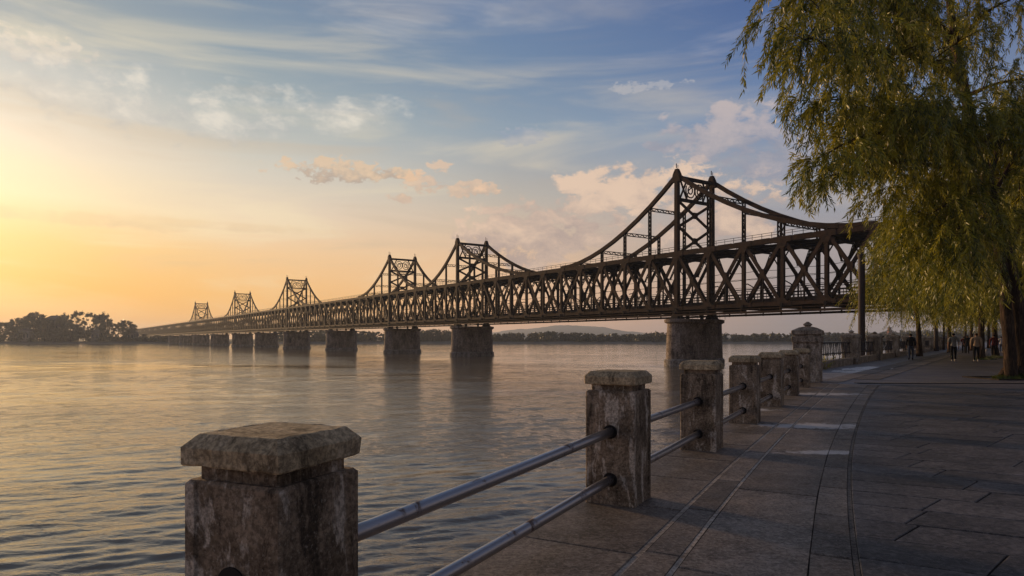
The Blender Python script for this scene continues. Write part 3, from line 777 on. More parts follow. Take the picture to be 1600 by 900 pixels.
# ------------------------------------------------------------------ the bridge
BU = Vector((-.5572, .8304, 0)); BL = Vector((.8304, .5572, 0))
BO = Vector((27.7, 112.0, 0)); PAN = 6.27; SEP = 8.8
def BP(n, v, zc): return BO + BU * (n * (PAN if n > 0 else 6.62)) + BL * v + Vector((0, 0, zc + CAM_H))
ZT, ZB, ZS = 14.25, 5.15, 4.0                         # top chord, bottom chord, outer stringer, above the eye
N_R, N_L = -9, 167
def build_bridge():
    root = empty('truss_bridge', tuple(BP(0, SEP / 2, 3.6)))
    org = tuple(root.location)
    S, SD = M['steel'], M['steel_shaded']
    def part(name, mb, mat=S, parent=root, stuff=False):
        o = mb.build(name, mat, parent, org)
        if stuff: o['kind'] = 'stuff'
        return o
    LATv = tuple(BL)
    # chords
    for v, nm in ((0, 'near'), (SEP, 'far')):
        for zc, hh, ww, name in ((ZT + .05, .72, .6, 'top_chord'), (ZB - .02, .55, .6, 'bottom_chord')):
            bounds = [N_R, 0, 12, 19, 28, 38, 56, 79, N_L]
            for i in range(len(bounds) - 1):
                mb = MB(); mb.beam(BP(bounds[i] + .002, v, zc), BP(bounds[i + 1] - .002, v, zc), ww, hh)
                if bounds[i] < 19:
                    for n in range(bounds[i], bounds[i + 1]):  # cover plates
                        mb.beam(BP(n - .22, v, zc), BP(n + .22, v, zc), ww + .1, hh + .1)
                        mb.beam(BP(n + .3, v, zc + hh / 2 + .02), BP(n + .7, v, zc + hh / 2 + .02), ww + .2, .05)
                part(name, mb)
        mb = MB(); vv = v + (-.55 if v == 0 else .55)
        mb.beam(BP(N_R, vv, ZS), BP(N_L, vv, ZS), .3, .34); mb.beam(BP(N_R, vv, ZS + .5), BP(N_L, vv, ZS + .5), .12, .12)
        for n in range(N_R * 2, 60):
            mb.beam(BP(n / 2, vv, ZS - .2), BP(n / 2, vv, ZS + .62), .14, .2)
        part('stringer', mb)
    # web members: near panels singly, the far ones joined
    stf = {'diagonal': MB(), 'vertical': MB(), 'sway_frame': MB()}
    for v in (0, SEP):
        lim = 22 if v == 0 else 15
        for n in range(N_R, N_L + 1):
            thick = .52 if n < 40 else .46
            single = -8 <= n < lim
            mb = MB() if single else stf['vertical']
            w = .46 if v == 0 else .42
            mb.beam(BP(n, v, ZB), BP(n, v, ZT), w, .5, BU)
            if n < 40:  # gusset plates
                for zc, sg in ((ZT - .5, -1), (ZB + .45, 1)):
                    vo = v - .33
                    a, b, c, d = BP(n - .13, vo, zc - sg * .2), BP(n + .13, vo, zc - sg * .2), BP(n + .06, vo, zc + sg * (.7 if sg < 0 else .35)), BP(n - .06, vo, zc + sg * (.7 if sg < 0 else .35))
                    e = [q + BL * .66 for q in (a, b, c, d)]
                    mb.loft([[a, b, c, d], e])
            if single: part('vertical', mb)
            if n < N_L and n < 60:                     # slim posts and ties at mid panel
                mb = MB() if single else stf['vertical']
                mb.beam(BP(n + .5, v, ZB), BP(n + .5, v, (ZT + ZB) / 2), .2, .2, BU)
                if single: part('mid_post', mb, SD)
                mb = MB() if single else stf['vertical']
                mb.beam(BP(n + .02, v, ZB + 2.3), BP(n + .98, v, ZB + 2.3), .12, .14)
                if single: part('rail_tie', mb, SD)
            if n == N_L: continue
            for sg in (0, 1):
                mb = MB() if single else stf['diagonal']
                o_ = .13 if sg else -.13
                mb.beam(BP(n + .03, v + o_, ZB if sg == 0 else ZT), BP(n + .97, v + o_, ZT if sg == 0 else ZB), .24, thick)
                if n < 40 and sg == 0:
                    mb.beam(BP(n + .5 - .06, v, (ZT + ZB) / 2), BP(n + .5 + .06, v, (ZT + ZB) / 2), .56, .9)
                if single: part('diagonal', mb)
    # cross frames between the two trusses
    for n in range(N_R, N_L + 1):
        single = -8 <= n < 16
        mb = MB() if single else stf['sway_frame']
        z0 = ZT - .1
        mb.beam(BP(n, .3, z0), BP(n, SEP - .3, z0), .3, .35)
        mb.beam(BP(n, .3, z0 - .75), BP(n, SEP - .3, z0 - .75), .25, .22)
        for y in (.4, SEP - .4): mb.beam(BP(n, y, z0), BP(n, y, z0 - .8), .2, .2)
        if n < 40:
            for k in range(8):
                y0, y1 = .4 + k, 1.4 + k
                mb.beam(BP(n, y0, z0 - (.75 if k % 2 else 0)), BP(n, y1, z0 - (0 if k % 2 else .75)), .12, .14)
            for s in (0, 1):
                y = lambda q: q if s == 0 else SEP - q
                for off in (0, .42):
                    mb.beam(BP(n, y(1.9 + off), z0 - .8), BP(n, y(3.5 + off * .6), z0 - 3.3), .1, .14)
                for k in range(5):
                    f0, f1 = k / 5, (k + 1) / 5
                    mb.beam(BP(n, y(1.9 + 1.6 * f0), z0 - .8 - 2.5 * f0), BP(n, y(2.32 + 1.43 * f1), z0 - .8 - 2.5 * f1), .07, .09)
                mb.beam(BP(n, y(.2), z0 - 2.6), BP(n, y(1.9), z0 - .85), .12, .16)
            mb.beam(BP(n, 3.4, z0 - 3.35), BP(n, SEP - 3.4, z0 - 3.35), .14, .18)
        # floor beam
        if single: part('sway_frame', mb, SD); mb = MB()
        mb.beam(BP(n, -.5, ZB - .35), BP(n, SEP + .5, ZB - .35), .35, .8)
        if single: part('floor_beam', mb, SD)
    for k, mb in stf.items(): part(k, mb, S if k != 'sway_frame' else SD, stuff=True)
    # top lateral bracing and upper walkway
    mb = MB()
    for n in range(N_R, 60):
        mb.beam(BP(n, .3, ZT - .05), BP(n + 1, SEP - .3, ZT - .05), .28, .28); mb.beam(BP(n, SEP - .3, ZT - .12), BP(n + 1, .3, ZT - .12), .28, .28)
    for v in (2.2, 4.4, 6.6): mb.beam(BP(N_R, v, ZT - .35), BP(N_L, v, ZT - .35), .3, .4)
    part('lateral_bracing', mb, SD)
    mb = MB()
    for v in (-.25, SEP + .25):
        for zz in (.85, 1.2): mb.beam(BP(N_R, v, ZT + zz), BP(N_L, v, ZT + zz), .06, .06)
        for n in range(N_R * 4, 50 * 4): mb.beam(BP(n / 4, v, ZT + .3), BP(n / 4, v, ZT + 1.2), .06, .06)
    part('handrail', mb, SD)
    # deck, parapets, lamp brackets and wires seen through the webs
    mb = MB(); mb.beam(BP(N_R, SEP / 2, ZB + .62), BP(N_L, SEP / 2, ZB + .62), SEP - 1.3, .5); part('deck', mb, M['deck'])
    mb = MB()
    for v in (.9, SEP - .9):
        for zz in (1.2, 1.65, 2.1): mb.beam(BP(N_R, v, ZB + zz), BP(N_L, v, ZB + zz), .08, .09)
        for n in range(N_R * 6, 40 * 6): mb.beam(BP(n / 6, v, ZB + .8), BP(n / 6, v, ZB + 2.1), .075, .075)
    part('deck_railing', mb, SD)
    mb = MB()
    for v, zz in ((2.2, 4.1), (SEP - 2.0, 4.6), (SEP - 1.2, 3.3), (3.5, 5.4)):
        for n in range(N_R, 30):
            mb.beam(BP(n, v, ZB + zz), BP(n + .5, v, ZB + zz - .18), .065, .065); mb.beam(BP(n + .5, v, ZB + zz - .18), BP(n + 1, v, ZB + zz), .065, .065)
    part('cable', mb, SD)
    for n in range(-8, 22):
        mb = MB(); g = random.Random(n + 50); v = SEP - 1.6; s = .5 + g.uniform(-.1, .1)
        mb.tube([BP(n + s, v, ZB + .8), BP(n + s, v, ZB + 2.6), BP(n + s + .03, v - .2, ZB + 3.3), BP(n + s + .12, v - .7, ZB + 3.8), BP(n + s + .22, v - 1.3, ZB + 3.6)], .1, 5)
        mb.tube([BP(n + s, v, ZB + 2.3), BP(n + s - .05, v, ZB + 3.1), BP(n + s - .16, v, ZB + 3.6), BP(n + s - .26, v, ZB + 3.1)], .09, 5)
        part('lamp_bracket', mb, SD)
    # towers with their curved chords
    towers = [(0, 28.1, 5, 5), (12, 26.0, 5.3, 3.4), (19, 26.3, 3.6, 4.3), (37.6, 28.3, 5, 4.8), (55.7, 28.3, 5, 5), (79, 28.8, 5, 5)]
    for ti, (n0, ztop, rr, rl) in enumerate(towers):
        tw = empty('tower', (0, 0, 0)); tw.parent = root
        for v in (0, SEP):
            vs = v
            mb = MB(); base = ZB - .3
            mb.loft([[BP(n0, vs, 0) + BU * a + BL * b + Vector((0, 0, zc)) for a, b in ((-w, -w), (w, -w), (w, w), (-w, w))] for w, zc in ((.38, base), (.36, ZT), (.33, ztop + .2))])
            part('leg', mb, S, tw)
            mb = MB()
            mb.loft([[BP(n0, vs, 0) + BU * a + BL * b + Vector((0, 0, zc)) for a, b in ((-w * wx, -w), (w * wx, -w), (w * wx, w), (-w * wx, w))] for w, wx, zc in ((.36, 2.6, ztop - 1.7), (.42, 1.5, ztop - .5), (.38, 1.1, ztop + .0), (.30, 1, ztop + .3), (.28, 1, ztop + .45))])
            mb.beam(BP(n0, vs - .16, ztop + .6), BP(n0, vs - .16, ztop + 1.35), .12, .12); mb.beam(BP(n0, vs + .2, ztop + .6), BP(n0, vs + .2, ztop + 1.15), .08, .08)
            part('finial', mb, S, tw)
        zp = ztop - .9; zq = ztop - 4.6
        for zz, hh in ((zp, .55), (zq, .5)):
            mb = MB(); mb.beam(BP(n0, .42, zz), BP(n0, SEP - .42, zz), .5, hh); part('strut', mb, SD, tw)
        mb = MB()                                      # scrollwork of the portal panel
        y0, y1 = .7, SEP - .7; zm = (zp + zq) / 2; hgt = (zp - zq) / 2 - .3
        mb.beam(BP(n0, y0, zp - .2), BP(n0, y0 + 1.7, zq + .2), .2, .26); mb.beam(BP(n0, y0, zq + .2), BP(n0, y0 + 1.7, zp - .2), .2, .26)
        mb.beam(BP(n0, y1, zp - .2), BP(n0, y1 - 1.7, zq + .2), .2, .26); mb.beam(BP(n0, y1, zq + .2), BP(n0, y1 - 1.7, zp - .2), .2, .26)
        for yc in (SEP / 2 - 1.15, SEP / 2 + 1.15):
            for r0 in (1.1, .55):
                mb.tube([BP(n0, yc + r0 * math.cos(t_ * math.pi / 7), zm + min(hgt, r0 * 1.15) * math.sin(t_ * math.pi / 7)) for t_ in range(15)], .12, 5, False)
        mb.tube([BP(n0, SEP / 2 + 2.0 * math.cos(math.pi * t_ / 8), zq + .3 + 2.3 * math.sin(math.pi * t_ / 8)) for t_ in range(9)], .11, 5, False)
        part('scrollwork', mb, SD, tw)
        zmid = (zq + ZT) / 2 + .1
        for za, zb in ((zq - .2, zmid), (zmid, ZT + .3)):
            for sgn in (0, 1):
                mb = MB(); o_ = .1 * PAN ** 0 if sgn else -.1
                a = BP(n0, .4, za if sgn else zb) + BU * o_; b = BP(n0, SEP - .4, zb if sgn else za) + BU * o_
                mb.beam(a, b, .18, .46); part('cross_brace', mb, S, tw)
            mb = MB(); mb.beam(BP(n0, SEP / 2 - .5, (za + zb) / 2), BP(n0, SEP / 2 + .5, (za + zb) / 2), .46, 1.0); part('cross_plate', mb, S, tw)
        # curved chords (a parabola from the tower head down to the top chord), hangers and ties
        for sd, run in ((-1, rr), (1, rl)):
            nn = 10
            def cz(q): return ZT + .42 + (ztop - .55 - ZT - .42) * max(0, 1 - q / run) ** 1.86
            for v in (0, SEP):
                mb = MB(); P = [BP(n0 + sd * run * k / nn, v, cz(run * k / nn)) for k in range(nn + 1)]
                for k in range(nn): mb.beam(P[k] - (P[k + 1] - P[k]) * .02, P[k + 1] + (P[k + 1] - P[k]) * .02, .52, .66)
                part('curved_chord', mb)
                q = 1
                while q < run - .6:
                    zt = cz(q); x = n0 + sd * q
                    if zt - ZT > .8:
                        mb = MB()
                        for o_ in (-.24, .24): mb.beam(BP(x, v, ZT + .2) + BU * o_, BP(x, v, zt) + BU * o_, .3, .12, BU)
                        if n0 < 30:
                            m_ = max(2, int((zt - ZT) / .7))
                            for k in range(m_):
                                za, zb = ZT + .3 + (zt - ZT - .3) * k / m_, ZT + .3 + (zt - ZT - .3) * (k + 1) / m_
                                s_ = 1 if k % 2 else -1
                                mb.beam(BP(x, v, za) + BU * .22 * s_, BP(x, v, zb) - BU * .22 * s_, .2, .08, BU)
                        part('hanger', mb, SD)
                    q += 1
            q = 1
            while q < run - .8:
                x = n0 + sd * q; zt = cz(q) - .15; mb = MB()
                for zz in (0, .5): mb.beam(BP(x, .3, zt - zz), BP(x, SEP - .3, zt - zz), .3, .1)
                if n0 < 30:
                    for k in range(12):
                        a_, b_ = .3 + k * 8.2 / 12, .3 + (k + 1) * 8.2 / 12
                        mb.beam(BP(x, a_, zt - (.5 if k % 2 else 0)), BP(x, b_, zt - (0 if k % 2 else .5)), .2, .07)
                part('tie_strut', mb, SD); q += 1
    # piers
    ov = lambda n, hw, hl, zc: [BP(n, SEP / 2, 0) + BU * (hw * math.cos(t_)) + BL * ((hl - hw) * (1 if math.sin(t_) > 0 else -1) * (1 if abs(math.sin(t_)) > 1e-6 else 0) + hw * math.sin(t_)) + Vector((0, 0, zc)) for t_ in [2 * math.pi * (k + .5) / 28 for k in range(28)]]
    for n in (0, 12, 19, 28, 37.6, 46.5, 55.7, 67, 79, 91, 103, 116, 130, 145):
        ps = empty('pier', (0, 0, 0)); ps.parent = root
        bot = WATER_Z - CAM_H
        def P(name, mb, mat=M['pier']): part(name, mb, mat, ps)
        mb = MB(); rings = []; nc = 9; za, zb = bot + 1.0, 2.6
        for k in range(nc):
            z0, z1 = za + (zb - za) * k / nc, za + (zb - za) * (k + 1) / nc
            w0, w1 = 2.05 - .2 * k / nc, 2.05 - .2 * (k + 1) / nc
            rings += [ov(n, w0 - .05, 4.05 + w0, z0), ov(n, w0, 4.1 + w0, z0 + .05), ov(n, w1, 4.1 + w1, z1 - .05), ov(n, w1 - .05, 4.05 + w1, z1)]
        mb.loft(rings); P('shaft', mb)
        mb = MB(); mb.loft([ov(n, 2.35, 6.45, bot - 2), ov(n, 2.35, 6.45, bot + .95), ov(n, 2.1, 6.2, bot + 1.2)]); P('footing', mb, M['pier_foot'])
        mb = MB(); mb.loft([ov(n, 1.87, 5.87, 2.55), ov(n, 2.35, 6.4, 2.85), ov(n, 2.35, 6.4, 3.3), ov(n, 2.0, 6.0, 3.4)]); P('cap', mb)
        for v in (0, SEP):
            mb = MB(); mb.loft([[BP(n, v, zc) + BU * a * w + BL * b * w for a, b in ((-1, -1), (1, -1), (1, 1), (-1, 1))] for w, zc in ((.9, 3.38), (.6, 4.0), (.5, ZB - .3))]); P('bearing', mb, SD)
        for v in (2.6, SEP - 2.6):
            mb = MB(); mb.beam(BP(n, v, 3.38), BP(n, v, 4.6), .5, .5); P('bearing', mb, SD)
    mb = MB()                                          # service railing on the nearest pier's head
    for k in range(9):
        y = -1.2 + k * 1.4; mb.beam(BP(-.28, y, 3.4), BP(-.28, y, 4.3), .05, .05)
    mb.beam(BP(-.28, -1.2, 4.3), BP(-.28, 10, 4.3), .06, .06); mb.beam(BP(-.28, -1.2, 3.9), BP(-.28, 10, 3.9), .05, .05)
    part('pier_railing', mb, SD)
    tag(root, 'long rusty brown steel truss bridge with peaked towers on stone piers crossing the river', 'bridge')
build_bridge()

# ------------------------------------------------------------------ far bank, hills
GZ = WATER_Z + 2.0
def build_bank():
    g = np.random.default_rng(2)
    xs = np.linspace(-2600, 3400, 240); rows = [(-14, -1.5), (0, .15), (2, .55), (9, 1.3), (16, 2.0), (60, 2.6), (400, 3.5), (4300, 5)]
    V = []; n = len(rows)
    wob = 5 * np.sin(xs * .02) + 4 * np.sin(xs * .053 + 1) - 10 * np.clip((xs - 200) / 400, 0, 1)
    for x, w in zip(xs, wob):
        for dy, dz in rows: V.append((x * (1 + dy / 4000), 668 + w + dy, WATER_Z + dz + (g.uniform(-.25, .25) if dz > .4 else 0)))
    Q = [(i * n + k, (i + 1) * n + k, (i + 1) * n + k + 1, i * n + k + 1) for i in range(len(xs) - 1) for k in range(n - 1)]
    me = np_mesh('far_bank', V, Q, M['bank'])
    me.materials.append(M['sand'])
    idx = np.array([1 if (q[0] % n) in (0, 1, 2) else 0 for q in Q], np.int32); me.polygons.foreach_set('material_index', idx)
    tag(obj('far_bank', me), kind='structure')
build_bank()
def ridge(name, y, prof, depth, seed, mat):
    """prof: (px, py) skyline seen from the quay, turned into a solid ridge y metres away"""
    g = random.Random(seed); pts = []
    for i in range(len(prof) - 1):
        (x0, h0), (x1, h1) = prof[i], prof[i + 1]
        for k in range(14):
            f = k / 14; sm = f * f * (3 - 2 * f)
            pts.append(((x0 + (x1 - x0) * f - 800) / F * y, CAM_H + (530 - (h0 + (h1 - h0) * sm)) / F * y + g.uniform(-1, 1) * y * .0004))
    mb = MB(); rings = []
    for x, h in pts: rings.append([(x, y - depth, GZ - 1), (x, y - depth * .5, GZ + (h - GZ) * .55), (x, y, h), (x, y + depth, GZ - 1)])
    mb.loft(rings)
    tag(mb.build(name, mat, smooth=True), kind='structure')
ridge('hills', 4300, [(480, 531), (640, 527), (740, 522), (820, 514), (880, 508), (930, 510), (985, 518), (1040, 524), (1120, 522), (1200, 526), (1320, 531)], 600, 1, M['hill'])
ridge('hill', 1250, [(1180, 531), (1260, 528), (1330, 524), (1400, 520), (1440, 518), (1480, 520), (1530, 517), (1620, 514), (1740, 519), (1900, 530)], 220, 2, M['hill'])

def quads_from(centers, size, g, up=.5):
    """leaf-like quads: random facing pieces around the given points"""
    n = len(centers); c = np.asarray(centers)
    a = g.normal(size=(n, 3)); a /= np.linalg.norm(a, axis=1)[:, None]
    b = np.cross(a, g.normal(size=(n, 3))); b /= np.linalg.norm(b, axis=1)[:, None]
    s = (size * (.6 + .8 * g.random((n, 1))))
    V = np.stack([c - a * s, c - b * s * .6, c + a * s, c + b * s * .6], 1).reshape(-1, 3)
    return V, np.arange(4 * n).reshape(-1, 4)
def clump_points(g, blobs, per):
    out = []; tone = []
    for (x, y, z, r) in blobs:
        k = max(6, int(per * r * r)); d = g.normal(size=(k, 3)); d /= np.linalg.norm(d, axis=1)[:, None]
        rr = r * .8 * np.abs(g.normal(size=(k, 1))) ** .6
        out.append(np.array((x, y, z)) + d * rr * np.array((1, 1, .8))); tone.append(np.full(k, g.random()) * .6 + .4 * g.random(k))
    return np.concatenate(out), np.concatenate(tone)
def bank_tree_mesh(seed, H, Rr, kind):
    """vase shaped bank tree: limbs fan out of a short trunk, clumps at their ends"""
    g = np.random.default_rng(seed); r = random.Random(seed)
    mb = MB(); mb.tube([(0, 0, -.5), (0.1, 0, H * .15), (0, .1, H * .32)], [H * .028, H * .022, H * .018], 7)
    blobs = []
    vase = kind == 'vase'
    for k in range(70 if vase else 80):                # tufts at the twig ends of an umbrella (vase) or a full round crown
        th = r.uniform(0, 6.283); q = r.random() ** .5
        if vase: zt = H * (.97 - .30 * q * q) - abs(r.gauss(0, .12)) * H; zt = max(zt, H * (.34 + .22 * q)); o = q * Rr
        else: zt = H * (.14 + .83 * r.random()); o = q * Rr * max(.25, 1 - ((zt / H - .45) / .58) ** 2) ** .5
        x, y = o * math.cos(th), o * math.sin(th)
        blobs.append((x, y, zt, Rr * r.uniform(.12, .2)))
        if k % 5 == 0: mb.tube([(0, 0, H * .25), (x * .5, y * .5, H * .25 + (zt - H * .25) * .6), (x, y, zt)], [H * .011, H * .007, H * .002], 5)
    if vase:
        for k in range(14): blobs.append((r.uniform(-.45, .45) * Rr, r.uniform(-.45, .45) * Rr, H * r.uniform(.22, .6), Rr * .24))
    pts, tone = clump_points(g, blobs, 30)
    V, Q = quads_from(pts, .5, g)
    return mb.mesh('trunk', M['bark'], smooth=True), np_mesh('crown', V, Q, M['far_leaf'], tone)
TREES = [bank_tree_mesh(11, 27, 11, 'vase'), bank_tree_mesh(12, 27, 10, 'round'), bank_tree_mesh(13, 24, 11, 'vase'), bank_tree_mesh(14, 20, 9, 'round')]
def bank_tree(px, py, d, k, wpx, label, grp='trees on the far bank'):
    py += 3; x = (px - 800) / F * d; gz = GZ + .3; h = CAM_H + (530 - py) / F * d - gz
    H0 = (27, 27, 24, 20)[k]; R0 = (11, 10, 11, 9)[k]; s = h / H0; w = wpx / 2 / F * d / R0
    r = empty('tree', (x, d, gz), rnd.uniform(0, 6)); r.scale = (w, w, s)
    obj('trunk', TREES[k][0], r); obj('crown', TREES[k][1], r)
    tag(r, label, 'tree', grp)
bank_tree(-20, 496, 700, 1, 40, 'bushy tree at the very left edge of the far bank')
bank_tree(6, 501, 690, 3, 36, 'low rounded tree at the left end of the far bank')
bank_tree(26, 492, 700, 0, 30, 'small flat topped tree, first clear crown from the left on the far bank')
bank_tree(58, 483, 695, 0, 40, 'tall twin crowned tree left of the peaked grey house on the far bank')
bank_tree(70, 497, 690, 1, 30, 'darker low tree before the left wall of the peaked grey house')
bank_tree(100, 486, 705, 2, 22, 'slim tree rising just right of the peaked grey house roof')
bank_tree(122, 483, 690, 1, 27, 'tall dark rounded tree in the middle of the far bank clump')
bank_tree(143, 486, 700, 1, 28, 'broad rounded tree right of the tallest dark one on the far bank')
bank_tree(161, 485, 695, 2, 25, 'open spreading tree at the right end of the far bank clump')
bank_tree(176, 503, 690, 3, 22, 'low rounded bush-like tree left of the lone tree near the bridge')
bank_tree(197, 496, 690, 0, 28, 'lone vase shaped tree standing where the bridge meets the far bank')
bank_tree(110, 503, 685, 3, 40, 'low dark tree in front of the tallest tree on the far bank')
bank_tree(40, 506, 705, 3, 34, 'low tree behind the small white shed on the far bank')
for i, (px, py, w) in enumerate([(226, 519, 16), (244, 521, 18), (262, 519, 16)]):
    bank_tree(px, py, 690, 3, w, ['low bush under the far end of the bridge, nearest the lone tree', 'middle low bush under the far end of the bridge', 'low bush under the far end of the bridge, nearest the last pier'][i], 'bushes under the bridge end')
for i, (px, py, k, w, lb) in enumerate([(566, 514, 1, 26, 'hazy tree seen just right of the fourth pier'), (585, 516, 1, 24, 'hazy tree just left of the third pier'), (663, 516, 1, 16, 'hazy tree close to the right side of the third pier'), (676, 511, 1, 22, 'tallest hazy tree between the third and second piers'), (690, 516, 3, 20, 'hazy low tree touching the left side of the second pier'), (775, 521, 3, 24, 'hazy low tree right of the second pier'), (478, 516, 1, 20, 'hazy tree between the fifth and fourth piers, left one'), (492, 515, 1, 22, 'hazy tree between the fifth and fourth piers, right one')]):
    bank_tree(px, py, 690, k, w, lb, 'hazy trees behind the bridge piers')

def build_forest():
    g = np.random.default_rng(5); r = random.Random(5); blobs = []
    for i in range(620):
        px = r.uniform(430, 1640); y = r.uniform(686, 760); x = (px - 800) / F * y
        h = 9.2 + 1.3 * math.sin(px * .031) + .7 * math.sin(px * .11 + 2) + r.uniform(-.8, .9)
        if px < 720: h += 2.5
        for k in range(5): blobs.append((x + r.uniform(-3.4, 3.4), y + r.uniform(-3, 3), GZ + .6 + h * (.15 + .18 * k) - 1.2, r.uniform(2.0, 3.0) * (1.15 - .12 * k)))
    pts, tone = clump_points(g, blobs, 7)
    V, Q = quads_from(pts, 1.0, g)
    tag(obj('far_forest', np_mesh('far_forest', V, Q, M['far_leaf'], tone)), kind='stuff')
    blobs = []                                        # dark scrub below the left bank's trees
    for i in range(420):
        px = r.uniform(-60, 300); y = r.uniform(684, 700); x = (px - 800) / F * y
        blobs.append((x, y, GZ + r.uniform(.5, 9 if px < 170 else 3), r.uniform(1.8, 3.4)))
    pts, tone = clump_points(g, blobs, 9)
    V, Q = quads_from(pts, .8, g)
    tag(obj('bank_undergrowth', np_mesh('bank_undergrowth', V, Q, M['far_leaf'], tone)), kind='stuff')
    blobs = []                                        # woods on the near hill to the right
    for i in range(300):
        px = r.uniform(1240, 1760); f = r.random(); y = 1040 + 200 * f; x = (px - 800) / F * y
        prof = np.interp(px, [1180, 1260, 1330, 1400, 1440, 1480, 1530, 1620, 1740], [531, 528, 524, 520, 518, 520, 517, 514, 519])
        zt = CAM_H + (530 - prof) / F * 1250
        blobs.append((x, y, GZ + (zt - GZ) * (f ** .8) * .95 + 2, r.uniform(3, 5.2)))
    pts, tone = clump_points(g, blobs, 3)
    V, Q = quads_from(pts, 1.7, g)
    tag(obj('hill_woods', np_mesh('hill_woods', V, Q, M['far_leaf'], tone)), kind='stuff')
build_forest()

def build_house(px, d, wpx, top, eave, depth, wall, roof, label, cols, rows, name='house'):
    x = (px - 800) / F * d; w = wpx / F * d; z = GZ + .2
    he = CAM_H + (530 - eave) / F * d - z; ht = CAM_H + (530 - top) / F * d - z
    r = empty(name, (x, d, z))
    mb = MB(); mb.box((0, 0, he / 2), (w, depth, he)); mb.build('wall', wall, r)
    o = .5; mb = MB()
    mb.loft([[(-w / 2 - o, -depth / 2 - o, he + .02), (w / 2 + o, -depth / 2 - o, he + .02), (w / 2 + o, depth / 2 + o, he + .02), (-w / 2 - o, depth / 2 + o, he + .02)], [(-w * .22, -.2, ht), (w * .22, -.2, ht), (w * .22, .2, ht), (-w * .22, .2, ht)]])
    rf = mb.build('roof', roof, r)
    mb = MB(); mb.box((w * .12, 0, ht - .4), (1.0, 1.0, 2.2)); mb.build('chimney', wall, rf)
    for i in range(cols):
        for j in range(rows):
            xx = -w / 2 + w * (i + .5) / cols; zz = he * (j + .55) / rows
            mb = MB(); mb.box((0, -.04, 0), (w / cols * .5, .12, he / rows * .5)); f = mb.build('window', wall, r, loc=(xx, -depth / 2, zz))
            mb = MB(); mb.box((0, -.12, 0), (w / cols * .4, .06, he / rows * .4)); mb.build('pane', M['glass'], f)
    tag(r, label, 'house')
build_house(86, 712, 24, 493, 499, 14, M['wall_grey'], M['roof'], 'large grey house with peaked roof half hidden by the far bank trees', 5, 4)
build_house(42, 690, 17, 513, 517, 8, M['wall_white'], M['roof'], 'small white shed low among the trees at the far left bank', 3, 1)
build_house(152, 692, 14, 514, 519, 8, M['wall_grey'], M['roof'], 'little pale house at the foot of the open spreading tree', 2, 1)
build_house(205, 700, 16, 515, 520, 9, M['wall_grey'], M['roof'], 'low grey shed between the lone tree and the bridge end', 3, 1)

def build_pagoda():
    d = 1000; x = (1390 - 800) / F * d; z = CAM_H + (530 - 524) / F * d - 1.5
    r = empty('pagoda', (x, d, z)); zz = 0
    for k, (w, h) in enumerate(((7.0, 4.2), (5.2, 3.6), (3.6, 3.0))):
        mb = MB(); mb.loft([sq(w / 2, zz), sq(w / 2 * .94, zz + h)]); mb.build('storey', M['roof_red'], r)
        mb = MB(); mb.loft([sq(w / 2 + 1.2, zz + h - .1), sq(w / 2 + 1.0, zz + h + .25), sq(w / 2 * .7, zz + h + 1.1)]); mb.build('roof', M['roof'], r)
        zz += h + .9
    mb = MB(); mb.tube([(0, 0, zz - .6), (0, 0, zz + .5), (0, 0, zz + .9), (0, 0, zz + 3.4)], [.9, .5, .6, .08], 8); mb.build('spire', M['roof_red'], r)
    tag(r, 'small reddish pagoda tower on the distant wooded hill', 'pagoda')
build_pagoda()

